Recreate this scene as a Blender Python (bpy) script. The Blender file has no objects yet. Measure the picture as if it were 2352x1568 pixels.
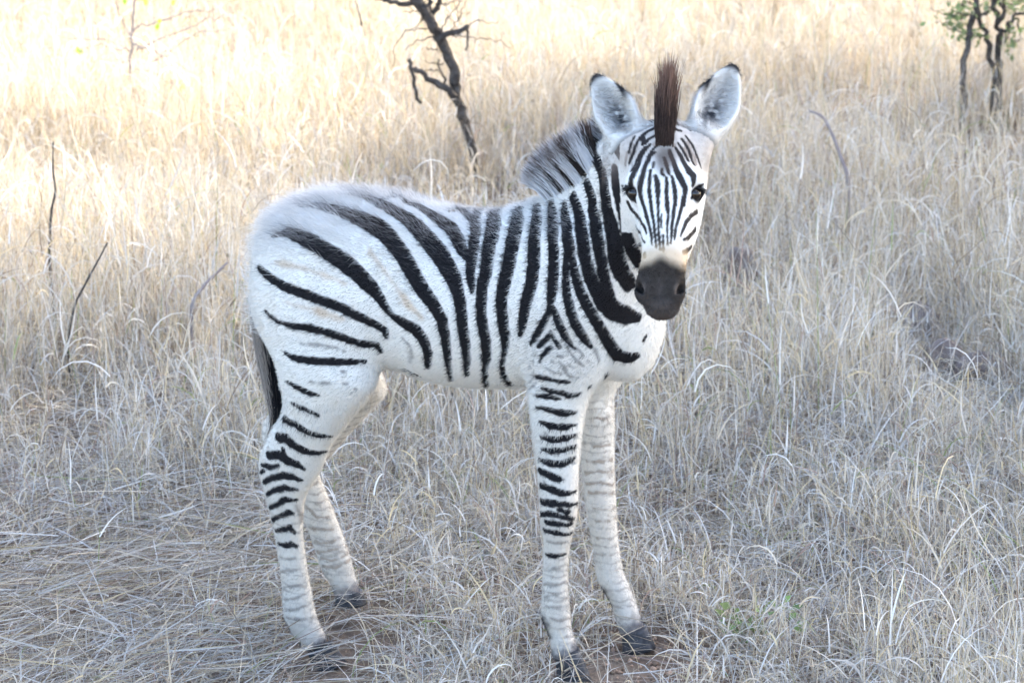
import bpy, bmesh, math, random, time
import numpy as np
from mathutils import Vector, Matrix, Euler
T0 = time.time()
RNG = np.random.default_rng(7)
random.seed(7)
SC = bpy.context.scene
COL = SC.collection
R = math.radians

# ------------------------------------------------------------------ camera, sky, sun, exposure
PITCH = R(15.0); DIST = 6.0; FOCAL = 110.0
TARGET = Vector((0, 0, 0.645))
CAM = TARGET + Vector((0, -math.cos(PITCH), math.sin(PITCH))) * DIST
cam_d = bpy.data.cameras.new('camera'); cam = bpy.data.objects.new('camera', cam_d); COL.objects.link(cam)
cam.location = CAM; cam.rotation_euler = (math.pi / 2 - PITCH, 0, 0)
cam_d.lens = FOCAL; cam_d.sensor_width = 36; cam_d.clip_end = 3000
cam_d.dof.use_dof = True; cam_d.dof.focus_distance = 5.85; cam_d.dof.aperture_fstop = 9.0
SC.camera = cam

SUN_EL = R(34); SUN_AZ = R(52)          # azimuth measured from +Y (away from the camera) towards +X
SUN_DIR = Vector((math.sin(SUN_AZ) * math.cos(SUN_EL), math.cos(SUN_AZ) * math.cos(SUN_EL), math.sin(SUN_EL)))
w = bpy.data.worlds.new('World'); SC.world = w; w.use_nodes = True
nt = w.node_tree; bg = nt.nodes['Background']
sky = nt.nodes.new('ShaderNodeTexSky'); sky.sky_type = 'NISHITA'; sky.sun_disc = False
sky.sun_elevation = SUN_EL; sky.sun_rotation = SUN_AZ; sky.air_density = 1.0; sky.dust_density = 2.6
nt.links.new(sky.outputs[0], bg.inputs[0]); bg.inputs[1].default_value = 0.15
sun_d = bpy.data.lights.new('sun', 'SUN'); sun_d.energy = 3.4; sun_d.angle = R(0.5); sun_d.color = (1, .90, .72)
sun = bpy.data.objects.new('sun', sun_d); COL.objects.link(sun)
sun.rotation_euler = SUN_DIR.to_track_quat('Z', 'Y').to_euler(); sun.location = SUN_DIR * 30
SC.view_settings.view_transform = 'Standard'; SC.view_settings.look = 'None'
SC.view_settings.exposure = 2.50; SC.view_settings.gamma = 1.0
SC.cycles.max_bounces = 3; SC.cycles.diffuse_bounces = 2; SC.cycles.glossy_bounces = 2; SC.cycles.transmission_bounces = 2; SC.cycles.use_adaptive_sampling = True; SC.cycles.adaptive_threshold = .025; SC.cycles.transparent_max_bounces = 6
SC.cycles_curves.shape = 'RIBBONS'

# ------------------------------------------------------------------ helpers
CF = np.array([0, math.cos(PITCH), -math.sin(PITCH)]); CU = np.array([0, math.sin(PITCH), math.cos(PITCH)]); CR = np.array([1., 0, 0])
CAMN = np.array(CAM)
def ray(px, py):
    """direction of a picture point (2352 x 1568 scale) from the camera, used to measure where things stand"""
    return CF + CR * ((px - 1176) / 2352 * 36 / FOCAL) + CU * ((784 - py) / 2352 * 36 / FOCAL)
def on_ground(px, py, z=0.0):
    d = ray(px, py); t = (z - CAMN[2]) / d[2]; return CAMN + d * t
def at_depth(px, py, y):
    d = ray(px, py); t = (y - CAMN[1]) / d[1]; return CAMN + d * t
YAW = R(20); ZO = np.array([-0.105, 0, 0])
ZF = np.array([math.cos(YAW), -math.sin(YAW), 0]); ZL = np.array([math.sin(YAW), math.cos(YAW), 0])
def side(px, py, lat):
    """point of the foal's own frame (x forward, y to its left, z up) on the plane y = lat"""
    d = ray(px, py); t = (lat - (CAMN - ZO) @ ZL) / (d @ ZL); p = CAMN + d * t - ZO
    return np.array([p @ ZF, lat, p[2]])
def to_local(p):
    q = np.asarray(p) - ZO; return np.stack([q @ ZF, q @ ZL, q[..., 2]], -1)
def to_local_dir(v): return np.array([v @ ZF, v @ ZL, v[2]])

def setp(o, label=None, cat=None, group=None, kind=None):
    for k, v in (('label', label), ('category', cat), ('group', group), ('kind', kind)):
        if v: o[k] = v
    return o
def empty(name, loc=(0, 0, 0), rz=0):
    o = bpy.data.objects.new(name, None); COL.objects.link(o); o.location = loc; o.rotation_euler = (0, 0, rz)
    o.empty_display_size = .1; return o
def mesh_np(name, V, F, mat=None, parent=None, col=None, smooth=True, rows=None):
    """mesh from numpy arrays; F is (n,3) or (n,4) or a list of such arrays"""
    me = bpy.data.meshes.new(name)
    Fs = F if isinstance(F, list) else [F]
    V = np.ascontiguousarray(V, np.float32)
    me.vertices.add(len(V)); me.vertices.foreach_set('co', V.ravel())
    loops = np.concatenate([f.ravel() for f in Fs]).astype(np.int32)
    sizes = np.concatenate([np.full(len(f), f.shape[1]) for f in Fs]).astype(np.int32)
    starts = np.concatenate([[0], np.cumsum(sizes)[:-1]]).astype(np.int32)
    me.loops.add(len(loops)); me.loops.foreach_set('vertex_index', loops)
    me.polygons.add(len(sizes)); me.polygons.foreach_set('loop_start', starts)
    me.polygons.foreach_set('use_smooth', np.full(len(sizes), smooth, bool))
    me.update(calc_edges=True)
    if col is not None:
        a = me.color_attributes.new('tint', 'FLOAT_COLOR', 'POINT')
        a.data.foreach_set('color', np.concatenate([col, np.ones((len(col), 1))], 1).astype(np.float32).ravel())
    if mat: me.materials.append(mat)
    o = bpy.data.objects.new(name, me); COL.objects.link(o)
    if parent: o.parent = parent
    return o
def curves_np(name, P, rad, col, mat, parent=None):
    """P (n, k, 3) strands, rad (k,) or (n,k) radii, col (n,3) colour per strand"""
    n, k, _ = P.shape
    c = bpy.data.hair_curves.new(name); c.add_curves([k] * n)
    c.position_data.foreach_set('vector', np.ascontiguousarray(P, np.float32).ravel())
    r = np.broadcast_to(rad, (n, k)).astype(np.float32)
    a = c.attributes.get('radius') or c.attributes.new('radius', 'FLOAT', 'POINT'); a.data.foreach_set('value', np.ascontiguousarray(r).ravel())
    a = c.attributes.new('tint', 'FLOAT_COLOR', 'CURVE')
    a.data.foreach_set('color', np.concatenate([col, np.ones((n, 1))], 1).astype(np.float32).ravel())
    c.materials.append(mat)
    o = bpy.data.objects.new(name, c); COL.objects.link(o)
    if parent: o.parent = parent
    return o
def material(name, color=(.5, .5, .5), rough=.7, attr=None, noise=None, bump=0, transl=0.0, spec=.3, bscale=60.):
    m = bpy.data.materials.new(name); m.use_nodes = True; t = m.node_tree; b = t.nodes['Principled BSDF']
    b.inputs['Roughness'].default_value = rough; b.inputs['Base Color'].default_value = (*color, 1)
    b.inputs['Specular IOR Level'].default_value = spec
    src = None
    if attr:
        a = t.nodes.new('ShaderNodeAttribute'); a.attribute_name = attr; src = a.outputs['Color']
    if noise:
        c2, scale, det = noise
        tc = t.nodes.new('ShaderNodeTexCoord'); n = t.nodes.new('ShaderNodeTexNoise'); n.inputs['Scale'].default_value = scale; n.inputs['Detail'].default_value = det
        t.links.new(tc.outputs['Object'], n.inputs['Vector'])
        rp = t.nodes.new('ShaderNodeValToRGB'); rp.color_ramp.elements[0].position = .35; rp.color_ramp.elements[1].position = .68
        t.links.new(n.outputs['Fac'], rp.inputs[0])
        mx = t.nodes.new('ShaderNodeMix'); mx.data_type = 'RGBA'
        t.links.new(rp.outputs[0], mx.inputs[0])
        if src: t.links.new(src, mx.inputs[6])
        else: mx.inputs[6].default_value = (*color, 1)
        mx.inputs[7].default_value = (*c2, 1)
        if src: mx.blend_type = 'MULTIPLY'
        src = mx.outputs[2]
    if src: t.links.new(src, b.inputs['Base Color'])
    if bump:
        tc = t.nodes.new('ShaderNodeTexCoord'); n = t.nodes.new('ShaderNodeTexNoise'); n.inputs['Scale'].default_value = bscale; n.inputs['Detail'].default_value = 8
        t.links.new(tc.outputs['Object'], n.inputs['Vector'])
        bp = t.nodes.new('ShaderNodeBump'); bp.inputs['Strength'].default_value = bump; bp.inputs['Distance'].default_value = .02
        t.links.new(n.outputs['Fac'], bp.inputs['Height']); t.links.new(bp.outputs[0], b.inputs['Normal'])
    if transl:
        tr = t.nodes.new('ShaderNodeBsdfTranslucent'); ms = t.nodes.new('ShaderNodeMixShader'); ms.inputs[0].default_value = transl
        if src: t.links.new(src, tr.inputs[0])
        else: tr.inputs[0].default_value = (*color, 1)
        t.links.new(b.outputs[0], ms.inputs[1]); t.links.new(tr.outputs[0], ms.inputs[2])
        t.links.new(ms.outputs[0], t.nodes['Material Output'].inputs[0])
    return m
def spline(P, n):
    """Catmull-Rom through the rows of P, n samples"""
    P = np.asarray(P, float); m = len(P); t = np.linspace(0, m - 1, n); i = np.minimum(t.astype(int), m - 2); f = (t - i)[:, None]
    a = P[np.maximum(i - 1, 0)]; b = P[i]; c = P[i + 1]; d = P[np.minimum(i + 2, m - 1)]
    return .5 * ((2 * b) + (c - a) * f + (2 * a - 5 * b + 4 * c - d) * f * f + (3 * b - a - 3 * c + d) * f ** 3)
def unit(v): return v / np.maximum(np.linalg.norm(v, axis=-1, keepdims=True), 1e-9)

# ------------------------------------------------------------------ the foal: one continuous body grown from a distance field
class Field:
    def __init__(s, lo, hi, h):
        s.lo = np.array(lo, float); s.h = h; s.n = np.ceil((np.array(hi) - s.lo) / h).astype(int) + 1
        s.f = np.full(s.n, .09, np.float32)
    def box(s, lo, hi):
        a = np.clip(np.floor((np.asarray(lo) - s.lo) / s.h).astype(int), 0, s.n); b = np.clip(np.ceil((np.asarray(hi) - s.lo) / s.h).astype(int) + 1, 0, s.n)
        g = [(s.lo[i] + s.h * np.arange(a[i], b[i])).astype(np.float32) for i in range(3)]
        return tuple(slice(a[i], b[i]) for i in range(3)), np.meshgrid(*g, indexing='ij', sparse=True)
    def blend(s, sl, d, k, mode):
        f = s.f[sl]
        if mode == 'add': h = np.clip(.5 + .5 * (f - d) / k, 0, 1); s.f[sl] = f * (1 - h) + d * h - k * h * (1 - h)
        else: h = np.clip(.5 - .5 * (f + d) / k, 0, 1); s.f[sl] = f * (1 - h) - d * h + k * h * (1 - h)
    def ell(s, c, axes, r, k=.02, mode='add', bend=None):
        c = np.asarray(c, float); A = unit(np.asarray(axes, float)); m = max(r) + .05
        sl, (X, Y, Z) = s.box(c - m, c + m); x = X - c[0]; y = Y - c[1]; z = Z - c[2]
        q = [(x * A[i][0] + y * A[i][1] + z * A[i][2]) for i in range(3)]
        if bend: q = bend(q)
        k0 = np.sqrt(sum((q[i] / r[i]) ** 2 for i in range(3))); k1 = np.sqrt(sum((q[i] / r[i] ** 2) ** 2 for i in range(3)))
        s.blend(sl, (k0 * (k0 - 1) / np.maximum(k1, 1e-6)).astype(np.float32), k, mode)
    def tube(s, pts, ra, rb, k=.03, mode='add', lat=(0, 1, 0), step=.02, ends=.8):
        """tube through pts, half size ra along lat and rb across it"""
        D = np.concatenate([np.asarray(pts, float), np.asarray(ra, float)[:, None], np.asarray(rb, float)[:, None]], 1)
        L = np.linalg.norm(np.diff(D[:, :3], axis=0), axis=1).sum(); D = spline(D, max(int(L / step), len(D)) + 1)
        m = D[:, 3:].max() + .05; sl, (X, Y, Z) = s.box(D[:, :3].min(0) - m, D[:, :3].max(0) + m)
        full = np.full(s.f[sl].shape, .09, np.float32); o = np.array([q.start for q in sl])
        for p, q in zip(D[:-1], D[1:]):
            mm = max(p[3:].max(), q[3:].max()) + .045
            s2, (x, y, z) = s.box(np.minimum(p[:3], q[:3]) - mm, np.maximum(p[:3], q[:3]) + mm)
            t = q[:3] - p[:3]; ln = np.linalg.norm(t) + 1e-9; t = t / ln
            l = np.asarray(lat, float); l = unit(l - (l @ t) * t); n = np.cross(t, l)
            x = x - p[0]; y = y - p[1]; z = z - p[2]
            u = x * t[0] + y * t[1] + z * t[2]; uc = np.clip(u, 0, ln); f = uc / ln; e = u - uc
            A = p[3] + (q[3] - p[3]) * f; B = p[4] + (q[4] - p[4]) * f; E = np.minimum(A, B) * ends
            dl = x * l[0] + y * l[1] + z * l[2]; dn = x * n[0] + y * n[1] + z * n[2]
            k0 = np.sqrt((dl / A) ** 2 + (dn / B) ** 2 + (e / E) ** 2); k1 = np.sqrt((dl / A ** 2) ** 2 + (dn / B ** 2) ** 2 + (e / E ** 2) ** 2)
            d = (k0 * (k0 - 1) / np.maximum(k1, 1e-6)).astype(np.float32)
            ss = tuple(slice(s2[i].start - o[i], s2[i].stop - o[i]) for i in range(3))
            full[ss] = np.minimum(full[ss], d)
        s.blend(sl, full, k, mode)

VOX = .0028
fld = Field((-.52, -.46, -.03), (.62, .26, 1.2), VOX)
def vsec(rows, lat):
    """rows: picture x, top y, bottom y, half width -> centres and half heights"""
    P, a, b = [], [], []
    for px, t, u, hw in rows:
        A = side(px, t, lat); B = side(px, u, lat); P.append((A + B) / 2); a.append(hw); b.append((A[2] - B[2]) / 2)
    return P, a, b
def legsec(rows, lats):
    """rows: picture y, back edge x, front edge x, half width"""
    P, a, b = [], [], []
    for i, (py, x0, x1, hw) in enumerate(rows):
        l = lats[i] if hasattr(lats, '__len__') else lats
        A = side(x0, py, l); B = side(x1, py, l); P.append((A + B) / 2); a.append(hw); b.append(np.linalg.norm(B - A) / 2)
    return P, a, b
# trunk
P, a, b = vsec([(630, 592, 740, .050), (650, 547, 800, .080), (690, 492, 850, .108), (760, 455, 850, .125), (840, 445, 830, .128), (920, 452, 835, .126),
                (1010, 474, 872, .134), (1100, 487, 884, .137), (1190, 484, 884, .132), (1270, 470, 876, .124), (1345, 500, 872, .112), (1400, 560, 868, .092), (1432, 630, 850, .070)], 0)
fld.tube(P, a, b, k=.03, ends=.7)
# chest and shoulder masses
fld.tube([side(1330, 560, -.075), side(1330, 700, -.085), side(1300, 830, -.09)], [.05, .06, .05], [.075, .085, .06], k=.05)
fld.tube([side(1330, 560, .075), side(1330, 700, .085), side(1300, 830, .09)], [.05, .06, .05], [.075, .085, .06], k=.05)
fld.ell(side(1440, 770, -.01), np.eye(3), (.06, .075, .085), k=.05)
# neck, turning towards its right
NECK = [side(1330, 640, 0), side(1372, 560, -.012), side(1415, 475, -.035), side(1450, 415, -.062), side(1485, 365, -.085)]
fld.tube(NECK, [.088, .074, .062, .056, .050], [.165, .132, .108, .094, .082], k=.05, lat=(.35, 1, 0))
# thighs
for sg in (-1, 1):
    fld.tube([side(730, 590, sg * .06), side(740, 700, sg * .075), side(748, 800, sg * .083), side(742, 880, sg * .086)], [.065, .075, .066, .052], [.105, .125, .108, .085], k=.05)
# near hind leg
P, a, b = legsec([(850, 650, 858, .058), (920, 655, 812, .052), (985, 645, 768, .043), (1030, 616, 748, .036), (1075, 603, 725, .034), (1120, 608, 704, .033), (1165, 619, 695, .029),
                  (1225, 634, 693, .026), (1300, 646, 702, .025), (1370, 652, 714, .027), (1412, 656, 722, .029), (1445, 674, 734, .025), (1472, 692, 748, .024)], -.098)
fld.tube(P, a, b, k=.03)
fld.ell(side(618, 1070, -.098), np.eye(3), (.016, .016, .035), k=.02)
# far hind leg
P, a, b = legsec([(850, 690, 892, .056), (900, 672, 850, .052), (950, 640, 806, .042), (1000, 612, 768, .034), (1040, 622, 745, .033), (1090, 648, 730, .033), (1150, 682, 752, .030),
                  (1220, 714, 779, .027), (1270, 730, 798, .027), (1305, 745, 808, .028), (1335, 764, 815, .026), (1362, 772, 824, .028)], .098)
fld.tube(P, a, b, k=.03)
fld.ell(side(622, 1000, .098), np.eye(3), (.016, .016, .035), k=.02)
# near fore leg
P, a, b = legsec([(810, 1215, 1385, .046), (900, 1216, 1350, .050), (960, 1222, 1337, .042), (1030, 1231, 1329, .036), (1100, 1238, 1325, .034), (1150, 1242, 1325, .036), (1200, 1245, 1319, .035),
                  (1245, 1251, 1307, .028), (1300, 1250, 1302, .025), (1360, 1248, 1303, .026), (1410, 1246, 1307, .029), (1450, 1262, 1311, .024), (1495, 1270, 1324, .028)], [-.095] * 4 + [-.1] * 9)
fld.tube(P, a, b, k=.03)
# far fore leg
P, a, b = legsec([(830, 1300, 1440, .056), (900, 1318, 1406, .050), (960, 1326, 1405, .042), (1030, 1334, 1407, .037), (1110, 1343, 1409, .034), (1160, 1349, 1412, .035), (1210, 1358, 1414, .033),
                  (1270, 1367, 1421, .026), (1320, 1373, 1430, .028), (1352, 1392, 1444, .027), (1390, 1410, 1458, .025), (1440, 1424, 1476, .029)], [.09] * 3 + [.1] * 9)
fld.tube(P, a, b, k=.03)
# root of the tail
fld.tube([side(625, 575, 0), side(603, 620, -.002), side(598, 690, -.004), side(606, 760, -.006)], [.022, .018, .014, .010], [.022, .018, .014, .010], k=.02)

# head frame: eye level is the origin; HU runs down the face, HN out of the face, HR to the picture's right
HP = R(22); HYAW = R(-4)
HDEP = 5.60
hc = CAMN + ray(1525, 440) * HDEP
_b = -unit(ray(1525, 440)); _r = unit(np.cross(np.array([0, 0, 1.]), _b)); _u = np.cross(_b, _r)
_r, _b = _r * math.cos(HYAW) - _b * math.sin(HYAW), _b * math.cos(HYAW) + _r * math.sin(HYAW)
HU = to_local_dir(-math.cos(HP) * _u + math.sin(HP) * _b); HN = to_local_dir(math.cos(HP) * _b + math.sin(HP) * _u); HR = to_local_dir(_r)
HC = to_local(hc); PXH = 36 / FOCAL / 2352 * HDEP     # metres per picture unit at the head
def hd(px, py, n=0.0):
    """a point of the head: picture place plus height n out of the face (m); eye level has n = 0"""
    v = (py - 440) * PXH / math.cos(HP)
    return HC + HR * ((px - 1525) * PXH) + HU * v + HN * n
def hdp(px, py, n=0.0):
    """like hd, but the picture place holds at depth n"""
    return HC + HR * ((px - 1525) * PXH) + HU * (((py - 440) * PXH + n * math.sin(HP)) / math.cos(HP)) + HN * n
hrows = [(322, 1521, 50, -.016, .060), (350, 1523, 80, -.006, .074), (392, 1526, 91, -.003, .082), (430, 1526, 88, -.002, .082), (465, 1527, 79, -.002, .078), (507, 1530, 69, -.002, .070),
         (553, 1533, 58, .001, .058), (600, 1532, 46, .002, .048), (635, 1527, 44, .002, .043), (664, 1524, 45, .000, .041), (700, 1527, 33, -.010, .031)]
HTOP = .0
P = [hdp(cx, py, nn - bb) for py, cx, hw, nn, bb in hrows]
fld.tube(P, [r[2] * PXH for r in hrows], [r[4] for r in hrows], k=.02, lat=HR, step=.012, ends=.75)
for s in (-1, 1):
    fld.ell(hdp(1530 + s * 27, 482, -.085), [HR, HU, HN], (.029, .066, .050), k=.03)          # cheek
    fld.ell(hd(1525 + s * 66, 420, -.018), [HR, HU, HN], (.020, .026, .022), k=.02)          # brow
    fld.ell(hd(1524 + s * 34, 656, -.016), [HR, HU, HN], (.019, .026, .018), k=.018)         # nostril swelling
fld.ell(hdp(1529, 706, -.036), [HR, HU, HN], (.025, .016, .024), k=.02)                       # chin
fld.ell(hdp(1523, 360, -.058), [HR, HU, HN], (.062, .066, .052), k=.03)
fld.tube([hd(1526, 400, -.013), hd(1528, 500, -.011), hd(1529, 600, -.006)], [.040, .034, .032], [.014, .013, .012], k=.04, lat=HR)  # nose bridge
for s in (-1, 1):
    fld.ell(hd(1525 + s * 80, 440, .000), [HR + s * 0, HU, HN], (.012, .014, .016), k=.012, mode='sub')   # eye socket
    fld.ell(hd(1525 + s * 47, 656, -.006), [HR * .8 + HU * .5 * s, HU * .9 - HR * .5 * s, HN], (.006, .015, .014), k=.006, mode='sub')
fld.tube([hdp(1492, 706, -.024), hdp(1508, 720, -.016), hdp(1528, 725, -.013), hdp(1547, 721, -.016), hdp(1564, 708, -.024)], [.004] * 5, [.004] * 5, k=.006, mode='sub')  # mouth
# ears: cupped leaves
EARS = []
for s, base, tip, wdt, twist in ((-1, (1436, 312), (1352, 182), .037, .42), (1, (1610, 300), (1666, 156), .039, -.38)):
    B = hdp(*base, -.045); Tp = hdp(*tip, -.075); ax = unit(Tp - B); ln = np.linalg.norm(Tp - B)
    fr = unit(HN * math.cos(twist) - s * HR * math.sin(abs(twist)) * -1 * .6); fr = unit(fr - (fr @ ax) * ax); wd = np.cross(ax, fr)
    c = B + ax * ln * .47
    def bend(q, ln=ln):
        t = np.clip((q[0] / (ln * .5) + 1) / 2, 0, 1); wf = 1.0 - .30 * np.clip(t - .55, 0, 1) / .45 + .0 * t
        return [q[0], q[1] / wf, q[2] / wf]
    fld.ell(c, [ax, wd, fr], (ln * .66, wdt * 1.1, .026), k=.015, bend=bend)
    EARS.append((c, ax, wd, fr, ln, wdt, bend, s))
for c, ax, wd, fr, ln, wdt, bend, s in EARS:
    fld.ell(c + fr * .019 + ax * .004, [ax, wd, fr], (ln * .60, wdt * 1.1 - .006, .032), k=.006, mode='sub', bend=bend)
    fld.tube([c - ax * ln * .75 - fr * .012, c - ax * ln * .42 - fr * .008], [.026, .024], [.026, .022], k=.02)

import openvdb
g = openvdb.FloatGrid(background=.09); g.copyFromArray(fld.f)
BV, BT, BQ = g.convertToPolygons(0.0, 0.0) if False else (lambda r: (r[0], None, r[1]) if len(r) == 2 else r)(g.convertToQuads(0.0))
BV = np.asarray(BV, float) * VOX + fld.lo; BQ = np.asarray(BQ, np.int64)
def edges(Q):
    E = np.concatenate([Q[:, [0, 1]], Q[:, [1, 2]], Q[:, [2, 3]], Q[:, [3, 0]]]); return E[E[:, 0] < E[:, 1]]   # closed surface: every edge once
def relax(V, Q, n, lam=.5):
    E = edges(Q); deg = np.bincount(E.ravel(), minlength=len(V)).astype(float)[:, None]
    for i in range(n):
        S = np.zeros_like(V)
        for j in range(3): S[:, j] = np.bincount(E[:, 0], V[E[:, 1], j], len(V)) + np.bincount(E[:, 1], V[E[:, 0], j], len(V))
        V = V + (lam if i % 2 == 0 else -lam * 1.04) * (S / deg - V)
    return V
BV = relax(BV, BQ, 14)
def smooth(V, Q, w, n):
    E = edges(Q); deg = np.bincount(E.ravel(), minlength=len(V)).astype(float)[:, None]
    for i in range(n):
        S = np.stack([np.bincount(E[:, 0], V[E[:, 1], j], len(V)) + np.bincount(E[:, 1], V[E[:, 0], j], len(V)) for j in range(3)], 1)
        V = V + w[:, None] * (.6 if i % 2 == 0 else -.55) * (S / deg - V)
    return V
_hv = (BV - HC) @ HU; _hl = np.linalg.norm(BV - HC, axis=1)
BW = np.clip((BV[:, 2] - .465) / .12, .12, 1) * np.clip((np.linalg.norm(BV - (HC + HU * .05 - HN * .05), axis=1) - .16) / .10, .03, 1)
BV = smooth(BV, BQ, BW, 220)
def vnormals(V, Q):
    n = np.cross(V[Q[:, 2]] - V[Q[:, 0]], V[Q[:, 3]] - V[Q[:, 1]]); N = np.zeros_like(V)
    for i in range(4):
        for j in range(3): N[:, j] += np.bincount(Q[:, i], n[:, j], len(V))
    return unit(N)
BN = vnormals(BV, BQ)
print('body', len(BV), 'verts', BV.min(0), BV.max(0), 'outward', float(np.mean(np.sum(BN * (BV - BV.mean(0)), 1))), time.time() - T0)
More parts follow.
